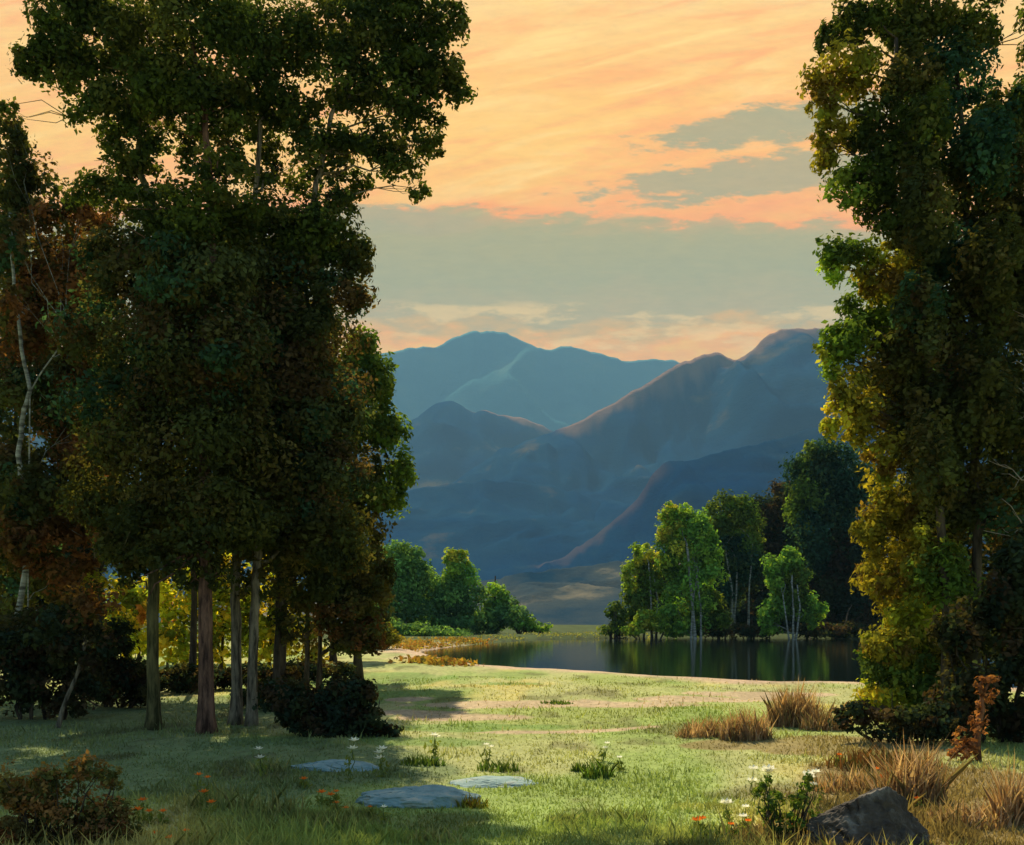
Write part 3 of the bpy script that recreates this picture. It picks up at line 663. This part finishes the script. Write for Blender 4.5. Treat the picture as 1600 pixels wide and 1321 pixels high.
far_tree(1235,'small bright birch standing alone in front of the dark wood', [(1228,880,28,24,'bright'),(1215,900,20,20,'bright'),(1240,900,24,24,'green'),(1212,950,26,24,'bright'),(1240,945,30,28,'green'),(1262,955,24,28,'bright'),(1204,975,16,18,'bright')], 'bright', [([(1233,998),(1232,960),(1230,900)],2,1),([(1235,998),(1242,950),(1238,915)],1.8,1),([(1230,998),(1220,960),(1216,930)],1.5,.8)], Y=134)
far_tree(1290,'large dark green tree towering behind the small lone birch', [(1260,790,30,50,'green'),(1280,740,44,50,'blue'),(1320,760,50,60,'blue'),(1290,840,50,60,'blue'),(1330,860,50,60,'shade'),(1270,720,26,30,'green'),(1330,920,50,50,'shade')], 'blue', Y=158, bark='bark_dark', name='broadleaf_tree', size=.6)
far_tree(1200,'dark bluish tree between the birches and the towering tree', [(1200,820,36,46,'shade'),(1200,890,44,44,'shade'),(1215,950,50,40,'shade'),(1185,950,40,36,'shade')], 'shade', Y=172, bark='bark_dark', name='broadleaf_tree', size=.7)
far_tree(1035,'dark shaded tree behind the slim birch and the bright one', [(1030,900,30,40,'shade'),(1040,950,40,40,'shade'),(1010,965,34,26,'green')], 'shade', Y=182, bark='bark_dark', name='broadleaf_tree', size=.7)
far_tree(1180,'dark rounded tree filling the wood behind the dark green birch', [(1165,820,40,44,'shade'),(1130,870,50,50,'shade'),(1180,870,44,50,'shade'),(1100,920,40,50,'shade')], 'shade', Y=188, bark='bark_dark', name='broadleaf_tree', size=.7)
far_tree(1240,'dark tree filling the wood left of the towering tree', [(1240,840,36,60,'shade'),(1250,900,46,50,'blue'),(1225,790,24,40,'shade')], 'shade', Y=180, bark='bark_dark', name='broadleaf_tree', size=.7)
far_tree(1130,'dark shaded tree low behind the white birch stems', [(1120,950,50,40,'shade'),(1160,950,40,38,'shade'),(1060,960,40,32,'shade')], 'shade', Y=178, bark='bark_dark', name='broadleaf_tree', size=.7)
far_tree(1290,'dark shaded wood tree low behind the lone birch', [(1285,950,50,44,'shade'),(1330,950,50,44,'shade'),(1260,920,40,40,'shade'),(1370,960,50,44,'shade'),(1390,900,50,60,'shade')], 'shade', Y=165, bark='bark_dark', name='broadleaf_tree', size=.7)
bush('shrub', (1018,996), 'round yellow green bush at the water edge below the slim birch', [(1008,968,24,20,'lime'),(1030,975,20,18,'lime'),(990,985,20,10,'lime')], 'lime', .45, Y=136, group='bushes on the far bank')
bush('shrub', (962,992), 'small green bush at the left end of the birches', [(962,962,20,22,'green'),(972,980,26,14,'green'),(948,985,14,10,'green')], 'green', .45, Y=140, group='bushes on the far bank')
bush('shrub', (1270,998), 'low dark bush under the wood right of the lone birch', [(1270,985,40,12),(1320,985,50,14),(1380,985,40,16)], 'shade', .45, Y=139, group='bushes on the far bank')
bush('shrub', (1150,997), 'low dark bush at the feet of the dark green birch', [(1150,985,40,12),(1190,986,30,10),(1115,986,24,10)], 'shade', .45, Y=140, group='bushes on the far bank')
# middle distance left
g = 'green trees beyond the left end of the lake'
far_tree(630,'broad green tree nearest the grove beyond the lake end', [(625,875,34,30,'mist'),(610,910,36,40,'mist'),(645,910,34,40,'mist'),(630,955,50,36,'mist')], 'mist', Y=150, bark='bark_dark', name='broadleaf_tree')
far_tree(712,'tallest pale topped green tree beyond the lake end', [(712,872,20,18,'lime'),(716,900,27,26,'bright'),(700,935,34,34,'mist'),(725,940,32,34,'mist'),(712,975,40,20,'mist')], 'mist', Y=154, bark='bark_dark', name='broadleaf_tree')
far_tree(772,'lower green tree right of the tallest beyond the lake end', [(770,930,24,22,'bright'),(778,955,30,26,'mist'),(760,970,34,22,'mist')], 'mist', Y=156, bark='bark_dark', name='broadleaf_tree')
far_tree(672,'dark bluish green tree between the two taller ones beyond the lake', [(670,925,28,30,'mist'),(672,960,34,28,'mist'),(664,900,14,16,'mist')], 'mist', Y=164, bark='bark_dark', name='broadleaf_tree')
bush('shrub', (815,994), 'rounded green bush, rightmost but one in the row beyond the lake', [(808,965,26,20,'mist'),(822,978,24,14,'bright')], 'mist', .45, Y=152, group='bushes on the far bank')
bush('shrub', (845,994), 'smallest green bush ending the row beyond the lake', [(842,980,20,11,'bright')], 'mist', .45, Y=152, group='bushes on the far bank')
bush('shrub', (620,1000), 'low green bush beside the right edge of the grove', [(610,980,34,18),(650,985,40,14),(700,988,40,10)], 'mist', .40, Y=135, group='bushes on the far bank')
bush('shrub', (590,1012), 'olive and rust bush at the left tip of the lake', [(585,985,36,26,'olive'),(560,1000,40,20,'rust'),(610,1000,26,12,'olive')], 'olive', .26, Y=85)


# ------------------------------------------------------------------ low plants
def blades(cent, hts, wid, cols, lean=.35, bend=.5):
    n = len(cent); an = rng.uniform(0, 2*np.pi, n); tl = rng.uniform(0, lean, n)*hts; ta = rng.uniform(0, 2*np.pi, n)
    s = np.stack([np.cos(an), np.sin(an), np.zeros(n)], -1)*wid[:, None]*.5
    tip = cent+np.stack([np.cos(ta)*tl, np.sin(ta)*tl, hts], -1)
    mid = cent+np.stack([np.cos(ta)*tl*.35, np.sin(ta)*tl*.35, hts*.55], -1)
    V = np.stack([cent-s, cent+s, mid+s*.7, tip, mid-s*.7], 1).reshape(-1, 3)
    Fq = np.arange(n*5).reshape(n, 5)
    return V, Fq, np.repeat(cols, 5, axis=0)
def scatter(n, y0, y1, bias=1.0, margin=1.12):
    """spots spread over the meadow, evenly in view angle"""
    t = rng.random(n); Y = 1/(1/y0+(1/y1-1/y0)*t**bias)
    X = (rng.uniform(-1, 1, n)*margin*.515)*Y
    return X, Y
X, Y = scatter(150000, 9.5, 48, 1.25)
s = lake_sdf(X, Y); sand, rust, grove_shade, deep = masks(X, Y)
dn = fbm(X*.7, Y*.5, 4, 61)
keep = (s > 1.2) & (rng.random(len(X)) > sand*.93) & (rng.random(len(X)) < .6+.8*sstep(.38, .62, dn))
X, Y, dn = X[keep], Y[keep], dn[keep]
Z = gz(X, Y); col = meadow_colour(X, Y)*rng.uniform(.75, 1.25, (len(X), 1))
h = rng.uniform(.03, .10, len(X))**1.0*(.6+.8*sstep(.4, .7, dn))*(1+.7*sstep(17, 11, Y))*np.where(rng.random(len(X)) < .07, 2.2, 1); wd = .012+.0009*Y
V, Fq, cl_ = blades(np.stack([X, Y, Z-.01], -1), h, np.full(len(X), 1)*wd, col, .9)
tag(mesh_obj('grass', V, Fq, M['grass'], None, cl_), 'short sunlit meadow grass spread between grove and lake', 'grass', kind='stuff')

def clump(name, px, py, label, cat, n, rx, ht, pal, lean=.35, wid=None, group=None, ratio=.6, part='blade'):
    b = ground_at(px, py); s_ = b.y/F; rt = root(name, b, label, cat, group)
    rx_ = rx*s_; H = ht*s_
    a_ = rng.uniform(0, 2*np.pi, n); r_ = np.sqrt(rng.random(n))*rx_
    cx = np.cos(a_)*r_; cy = np.sin(a_)*r_*ratio
    cz = gz(b.x+cx, b.y+cy)-b.z-.02
    hh = H*rng.uniform(.2, 1.1, n)**1.2*(1-.5*(r_/rx_)**2)
    pc = np.array(P[pal])[rng.integers(0, len(P[pal]), n)]*rng.uniform(.7, 1.3, (n, 1))
    V, Fq, cl_ = blades(np.stack([cx, cy, cz], -1), hh, np.full(n, wid or .0022*b.y), pc, lean)
    mesh_obj('foliage', V, Fq, M['grass'], rt, cl_)
    return rt
g = 'rust coloured reed clumps on the right bank'
clump('reed_clump', 1240, 1135, 'tallest pale rust reed clump standing against the lake', 'reeds', 1170, 43, 78, 'reed', 0.62, wid=.028, group=g)
clump('reed_clump', 1165, 1155, 'rust reed clump left of the tallest one, in front of the bank', 'reeds', 1040, 41, 58, 'reed', 0.62, wid=.028, group=g)
clump('reed_clump', 1105, 1150, 'low rust reed clump farthest left on the bank', 'reeds', 780, 50, 36, 'reed', 0.85, wid=.028, group=g)
clump('reed_clump', 1290, 1140, 'rust reed clump half hidden beside the dark bush', 'reeds', 650, 41, 46, 'reed', 0.70, wid=.028, group=g)
clump('reed_clump', 1425, 1255, 'fiery rust grass clump rising behind the dark boulder', 'reeds', 910, 52, 110, 'reed', 0.85, wid=.028, group='rust grasses round the boulder')
clump('reed_clump', 1330, 1235, 'short faded rust grass clump left of the boulder top', 'reeds', 455, 57, 46, 'reed', 0.85, wid=.028, group='rust grasses round the boulder')
clump('reed_clump', 1580, 1290, 'tall rust grass clump at the right edge', 'reeds', 338, 29, 120, 'reed', 0.62, wid=.028, group='rust grasses round the boulder')
clump('reed_clump', 1515, 1290, 'short rust grass tuft between boulder and right edge', 'reeds', 455, 69, 50, 'reed', 1.00, wid=.028, group='rust grasses round the boulder')
clump('reed_clump', 1380, 1200, 'dull brown grass clump in the shade before the dark bush', 'reeds', 500, 90, 42, 'rust', .6, group='rust grasses round the boulder')
g = 'green grass tufts in the meadow'
for (px, py, rx, ht, lab, pl) in [
  (935,1215,26,40,'dark green tuft standing alone in the centre meadow','green'),(905,1205,14,20,'small green tuft just left of the lone centre tuft','green'),
  (780,1205,36,28,'green tuft above the long flat rock ledge','green'),(900,1285,50,26,'low green tuft in the centre foreground','sage'),
  (345,1262,60,46,'pale long grass tuft among the left poppies','sage'),(430,1275,60,60,'tallest pale grass tuft left of the big flat rock','sage'),
  (520,1300,60,44,'pale grass tuft in the foreground below the big flat rock','sage'),(680,1318,50,34,'pale grass tuft at the bottom edge below the big rock','sage'),
  (1120,1318,50,44,'dark green tuft at the bottom left of the white flowers','green'),(1060,1330,40,30,'low green tuft at the bottom centre right','sage'),
  (735,1262,30,26,'brownish tuft at the right end of the big flat rock','olive'),(420,1205,30,30,'thin green tuft below the grove shade','sage'),
  (870,1100,26,9,'tiny dark tuft on the pink sand strip','green'),(660,1195,36,22,'green tuft between the two flat rocks and the bush','green')]:
    clump('grass_tuft', px, py, lab, 'grass tuft', 150, rx, ht, pl, .9, group=g)

# leafy foreground shrubs
bush('shrub', (95,1325), 'brown and olive leafy shrub in the lower left corner', [(35,1240,44,34,'rustlit'),(75,1215,34,26,'rustlit'),(130,1200,34,24,'rustlit'),(172,1215,20,26,'rustlit'),(95,1255,60,40,'rustlit'),(165,1275,48,36,'rustlit'),(30,1295,60,40,'rust'),(130,1300,80,34,'rust'),(8,1235,36,40,'rustlit',0,.7),(200,1300,28,22,'rustlit',0,.7)], 'rustlit', .065, 2.2)
bush('flowering_bush', (1225,1315), 'dark green leafy flower bush left of the boulder', [(1198,1222,12,12,None,0,.6),(1190,1240,14,12,None,0,.6),(1212,1250,20,20,None,0,.7),(1248,1248,20,18,None,0,.7),(1264,1214,10,12,None,0,.6),(1258,1230,14,12,None,0,.6),(1225,1285,36,22,None,0,.8),(1200,1270,20,18,None,0,.6),(1275,1275,14,12,None,0,.5)], 'green', .06, 1.8, cat='plant')

def flower(px, py, top_py, label, colr, rp, group, cat='flower', name='wildflower', heads=1, spread=10, leafy=True):
    b = ground_at(px, py); s_ = b.y/F; rt = root(name, b, label, cat, group)
    parts = []; HV = []; HF = []; o_ = 0
    for k_ in range(heads):
        hx = (rng.uniform(-1, 1)*spread if heads > 1 else 0)*s_; hz_ = (py-top_py-(rng.uniform(0, 1)*.35*(py-top_py) if k_ else 0))*s_
        p_ = Vector((hx, rng.uniform(-.5, .5)*spread*s_, hz_))
        parts.append(tube(wiggle((hx*.2, 0, -.03), p_, 5, .05), [.006*b.y/14]*4+[.003*b.y/14], 5))
        r_ = rp*s_*(1.7 if colr[1] > .5 else 1.3)
        fv = []; ff = []
        npet = 5
        for ring, tilt in ((1.0, .35), (.62, .95)):
            for j in range(npet):
                a0 = 2*math.pi*j/npet+ring*2; w_ = .62
                c0 = Vector((0, 0, 0)); 
                e1 = Vector((math.cos(a0-w_), math.sin(a0-w_), tilt))*r_*.62*ring
                e2 = Vector((math.cos(a0), math.sin(a0), tilt*1.1))*r_*ring
                e3 = Vector((math.cos(a0+w_), math.sin(a0+w_), tilt))*r_*.62*ring
                q0 = len(fv); fv += [p_+c0, p_+e1, p_+e2, p_+e3]; ff.append((q0, q0+1, q0+2, q0+3))
        mesh_obj('flower_head', [v_[:] for v_ in fv], ff, M['petal'], rt, np.tile(np.array(colr), (len(fv), 1)))
    V, Fc = merge(parts); mesh_obj('stem', V, Fc, M['stem'], rt)
    if leafy:
        nn = 30; cz = rng.uniform(.05, .75, nn)*(py-top_py)*s_
        cc = np.stack([rng.normal(0, 5*s_, nn), rng.normal(0, 5*s_, nn), cz], -1)
        v_, f_ = leaves(cc, .0055*b.y, None, up=0, asp=.4)
        mesh_obj('leaves', v_, f_, M['leaf'], rt, np.tile(np.array((.17, .22, .05)), (len(v_), 1)))
    return rt
M['stem'] = bark_mat('flower_stem', (.08, .11, .03), (.16, .20, .05))
W_ = (.92, .90, .70); O_ = (.95, .26, .03); 
for (px, py, ty, r_, n_, lab) in [
  (545,1222,1158,6,2,'tall creamy white flower spike left of the bush corner'),(600,1215,1172,6,3,'white flower pair just right of the tall spike'),
  (412,1215,1172,5,2,'small white flower below the grove trunks'),(678,1182,1150,5,2,'small white flower right of the dark bush'),
  (760,1195,1165,4,2,'faint white flower at the shadow edge in the centre'),(940,1190,1163,4,2,'faint white flower above the lone centre tuft'),
  (968,1205,1185,4,1,'tiny white flower right of the lone centre tuft'),(1140,1285,1256,8,2,'white flower in front of the flower bush, farthest left'),
  (1165,1290,1262,5,1,'small white flower between the left one and the bush'),(1178,1260,1203,7,2,'white flowers at the upper left of the flower bush'),
  (1195,1255,1205,9,2,'white double flower head above the flower bush'),(1258,1260,1212,8,2,'white flower above the right side of the flower bush'),
  (1275,1262,1208,6,1,'white flower at the far right of the flower bush'),(1272,1268,1228,5,1,'tiny lower white flower at the right of the flower bush'),
  (1162,1300,1278,6,1,'low white flower beside the orange poppies at the bush foot'),(600,1290,1262,4,1,'tiny white flower below the big flat rock')]:
    flower(px, py, ty, lab, W_, r_, 'white wildflowers', heads=n_, spread=9)
OR = [(310,1245,1212,6,'near the long tuft left of centre'),(324,1248,1216,5,'near the long tuft left of centre'),(320,1262,1238,7,'near the long tuft left of centre'),(330,1278,1255,7,'near the long tuft left of centre'),
 (222,1275,1252,7,'beside the corner shrub'),(216,1285,1266,8,'beside the corner shrub'),(234,1288,1268,6,'beside the corner shrub'),(256,1288,1268,6,'beside the corner shrub'),(243,1318,1303,6,'beside the corner shrub'),(266,1322,1310,7,'beside the corner shrub'),(292,1310,1298,5,'beside the corner shrub'),
 (475,1232,1218,6,'left of the big flat rock'),(502,1258,1240,7,'left of the big flat rock'),(516,1262,1244,7,'left of the big flat rock'),(525,1256,1238,5,'left of the big flat rock'),(540,1278,1264,5,'left of the big flat rock'),(525,1270,1256,5,'left of the big flat rock'),(578,1276,1262,4,'left of the big flat rock'),
 (1088,1300,1283,9,'left of the flower bush'),(1098,1302,1281,7,'left of the flower bush'),(1143,1312,1290,6,'at the foot of the flower bush'),(1168,1304,1283,6,'at the foot of the flower bush'),(1234,1308,1290,6,'at the foot of the flower bush'),
 (1312,1198,1181,5,'above the boulder on the shaded bank'),(1370,1222,1203,6,'above the boulder on the shaded bank'),(1375,1236,1216,8,'above the boulder on the shaded bank'),(1368,1250,1235,6,'above the boulder on the shaded bank'),(1392,1262,1245,5,'above the boulder on the shaded bank'),(1433,1266,1249,6,'above the boulder on the shaded bank')]
for (px, py, ty, r_, wh) in OR:
    flower(px, py, ty, 'small orange poppy '+wh, O_, r_, 'orange poppies', name='poppy')

# golden ground cover at the lake end
def cover(cells, pal, size, h, name, label, cat, dens):
    VS, FS, CS, o_ = [], [], [], 0
    for (px, py, rx, ry) in cells:
        c_ = ground_at(px, py); sx = c_.y/F*rx; sy = ry*c_.y**2/(3*F)
        n_ = int(dens*rx*ry/20)
        x_ = c_.x+rng.normal(0, .5, n_)*sx; y_ = c_.y+rng.normal(0, .5, n_)*sy
        ok = lake_sdf(x_, y_) > .2; x_, y_ = x_[ok], y_[ok]; n_ = len(x_)
        z_ = gz(x_, y_)+rng.random(n_)*h
        v_, f_ = leaves(np.stack([x_, y_, z_], -1), size, None)
        pc = np.array(P[pal])[rng.integers(0, len(P[pal]), n_)]*rng.uniform(.6, 1.2, (n_, 1))
        VS.append(v_); FS.append(f_+o_); CS.append(np.repeat(pc, 4, axis=0)); o_ += len(v_)
    tag(mesh_obj(name, np.concatenate(VS), np.concatenate(FS), M['leaf'], None, np.concatenate(CS)), label, cat, kind='stuff')
cover([(640,1008,40,4),(680,1012,50,4),(720,1006,50,3),(760,1010,30,3),(630,1014,30,3),(665,1036,40,2.5),(700,1040,40,2),(740,1003,60,2)], 'gold', .30, .35, 'golden_ground_cover', 'golden orange low flowers covering the left tip of the lake shore', 'ground cover', 60)
cover([(880,996,70,1.2),(950,996,40,1.2),(800,998,60,1.2),(1000,995,60,1)], 'sage', .28, .28, 'shore_sedge', 'thin broken line of yellow green sedge along the far lake shore', 'sedge', 100)

# ------------------------------------------------------------------ rocks
def rock_mat(name, c1, c2, c3):
    m, nt2, out, n = newmat(name); l2 = nt2.links.new
    geo = n('ShaderNodeNewGeometry'); nz = n('ShaderNodeTexNoise'); nz.inputs['Scale'].default_value = 3; nz.inputs['Detail'].default_value = 9; nz.inputs['Roughness'].default_value = .68
    l2(geo.outputs['Position'], nz.inputs['Vector'])
    cr = n('ShaderNodeValToRGB'); e = cr.color_ramp.elements; e.new(.5)
    for i, (p_, c_) in enumerate([(.36, c1), (.52, c2), (.66, c3)]): e[i].position = p_; e[i].color = (*c_, 1)
    l2(nz.outputs['Fac'], cr.inputs[0])
    b = n('ShaderNodeBsdfPrincipled'); b.inputs['Roughness'].default_value = .85; b.inputs['Specular IOR Level'].default_value = .2
    l2(cr.outputs[0], b.inputs['Base Color'])
    bp = n('ShaderNodeBump'); bp.inputs['Strength'].default_value = .6; bp.inputs['Distance'].default_value = .06
    l2(nz.outputs['Fac'], bp.inputs['Height']); l2(bp.outputs[0], b.inputs['Normal']); l2(b.outputs[0], out.inputs['Surface'])
    return m
M['rock_blue'] = rock_mat('rock_bluegrey', (.17,.26,.24), (.24,.35,.32), (.38,.40,.31))
M['rock_dark'] = rock_mat('rock_dark', (.035,.028,.02), (.085,.07,.05), (.20,.18,.14))
def rock(px, py, rx, hp, label, mat, seed, ridge=False, ratio=.6, skew=0):
    b = ground_at(px, py); s_ = b.y/F; rx_ = rx*s_; h_ = hp*s_
    nu, nv = 120, 56
    V = []; Fc = []
    for j in range(nv+1):
        ph = math.pi*.5*j/nv*1.25-.35
        for i in range(nu):
            th = 2*math.pi*i/nu
            V.append((math.cos(th)*math.cos(ph), math.sin(th)*math.cos(ph), math.sin(ph)))
    V = np.array(V)
    nn = fbm(V[:, 0]*1.7+seed, V[:, 1]*1.7+V[:, 2]*2.1, 4, seed)
    k_ = .78+.5*nn
    # flat facets
    for f_ in range(11):
        d_ = rng.normal(0, 1, 3); d_[2] = abs(d_[2]); d_ /= np.linalg.norm(d_); dd = V@d_; lim = rng.uniform(.72, .9)
        k_ = np.minimum(k_, np.where(dd > .05, lim/np.maximum(dd, .05), 9))
    k_ = k_*(1-.07*np.abs(fbm(V[:, 0]*5+V[:, 2]*3+seed, V[:, 1]*5+V[:, 2]*2, 5, seed+4)-.5)*6*.5)
    cr_ = np.abs(fbm(V[:, 0]*1.6+V[:, 2]*1.3+3*seed, V[:, 1]*1.6-V[:, 2], 3, seed+7)-.5); k_ = k_*(1-.10*sstep(.03, 0, cr_))
    V = V*k_[:, None]*np.array([rx_, rx_*ratio, h_])
    V[:, 0] += V[:, 2]/h_*skew*rx_
    for j in range(nv):
        for i in range(nu):
            a_ = j*nu+i; b_ = j*nu+(i+1) % nu
            Fc.append((a_, b_, b_+nu, a_+nu))
    Fc.append(tuple(range(nv*nu, (nv+1)*nu)))
    o = mesh_obj('rock', V, Fc, M[mat], None, smooth=False); o.location = b; return tag(o, label, 'rock')
rock(650,1256,98,30,'big flat blue grey rock lying in the left centre grass','rock_blue',3)
rock(525,1200,75,12,'long thin blue grey rock below the dark bush','rock_blue',5)
rock(765,1224,75,9,'low flat rock ledge right of the big flat rock','rock_blue',8)
rock(1355,1318,98,84,'dark brown boulder in the lower right foreground','rock_dark',14,ratio=.7,skew=.0)

# ------------------------------------------------------------------ dead wood at the right edge
b = ground_at(1545, 1192); s_ = b.y/F
def rel(px, py): p_ = at(px, py, b.y)-b; return p_
rt = root('rust_sapling', b, 'thin rust orange sapling with curled top before the dark thicket', 'sapling')
M['snag'] = bark_mat('bark_rust', (.10, .045, .02), (.24, .11, .05))
V, Fc = merge([tube([rel(1530,1196)+Vector((0,0,-.2)), rel(1527,1165), rel(1529,1135), rel(1536,1110), rel(1534,1088), rel(1529,1072), rel(1538,1060)], [v_*s_ for v_ in (6,5,4,3.4,3,2.2,1)], 8),
               tube([rel(1528,1160), rel(1505,1168), rel(1480,1190)], [v_*s_ for v_ in (3,2,1)], 6), tube([rel(1534,1090), rel(1545,1068), rel(1562,1060)], [v_*s_ for v_ in (2.5,2,1)], 6)])
mesh_obj('trunk', V, Fc, M['snag'], rt, smooth=True)
Lb = px_lobes([(1505,1172,28,16,'ember'),(1545,1060,20,7,'ember',0,.8),(1531,1075,9,14,'ember',0,.7),(1528,1130,12,22,'ember',0,.5),(1538,1098,16,18,'ember',0,.4),(1512,1148,20,18,'ember',0,.4),(1552,1085,12,12,'ember',0,.3),(1500,1195,34,12,'rust',0,.5)], b.y, b, 'rust'); V, Fq, cl_ = crown_geo(Lb, .09, 2.2); mesh_obj('leaves', V, Fq, M['leaf'], rt, cl_)
b = ground_at(1590, 1150); s_ = b.y/F
rt = root('bare_sapling', b, 'leafless pale twiggy sapling at the extreme right edge', 'dead tree')
parts = []
path = [(1590,1150),(1600,1050),(1585,980),(1592,900),(1570,840),(1575,760),(1590,680),(1580,600),(1590,520)]
pts = [rel(*p_)+Vector((0,-1.2,0)) for p_ in path]; pts[0] = Vector((0,-1.2,-.2))
parts.append(tube(pts, [3*s_*(1-.8*i/8) for i in range(9)], 6))
for i in range(1, 9):
    for k_ in range(4):
        sx = -1 if k_ % 3 else 1
        e = pts[i]+Vector((sx*rng.uniform(20, 70), rng.normal(0, 20), rng.uniform(-10, 60)))*s_
        wp = wiggle(pts[i], e, 5, .09); parts.append(tube(wp, [1.1*s_*q_ for q_ in (1,.8,.6,.5,.3)], 4))
        parts.append(tube(wiggle(wp[2], wp[2]+Vector((sx*rng.uniform(5, 30), 0, rng.uniform(-20, 30)))*s_, 4, .09), [.6*s_*q_ for q_ in (1,.8,.6,.4)], 4))
V, Fc = merge(parts); mesh_obj('branch', V, Fc, M['twig_pale'], rt, smooth=True)

sc.render.engine = 'CYCLES'
sc.cycles.max_bounces = 6; sc.cycles.diffuse_bounces = 3; sc.cycles.glossy_bounces = 3; sc.cycles.transmission_bounces = 4
sc.cycles.volume_bounces = 0; sc.cycles.transparent_max_bounces = 8
sc.cycles.use_denoising = True
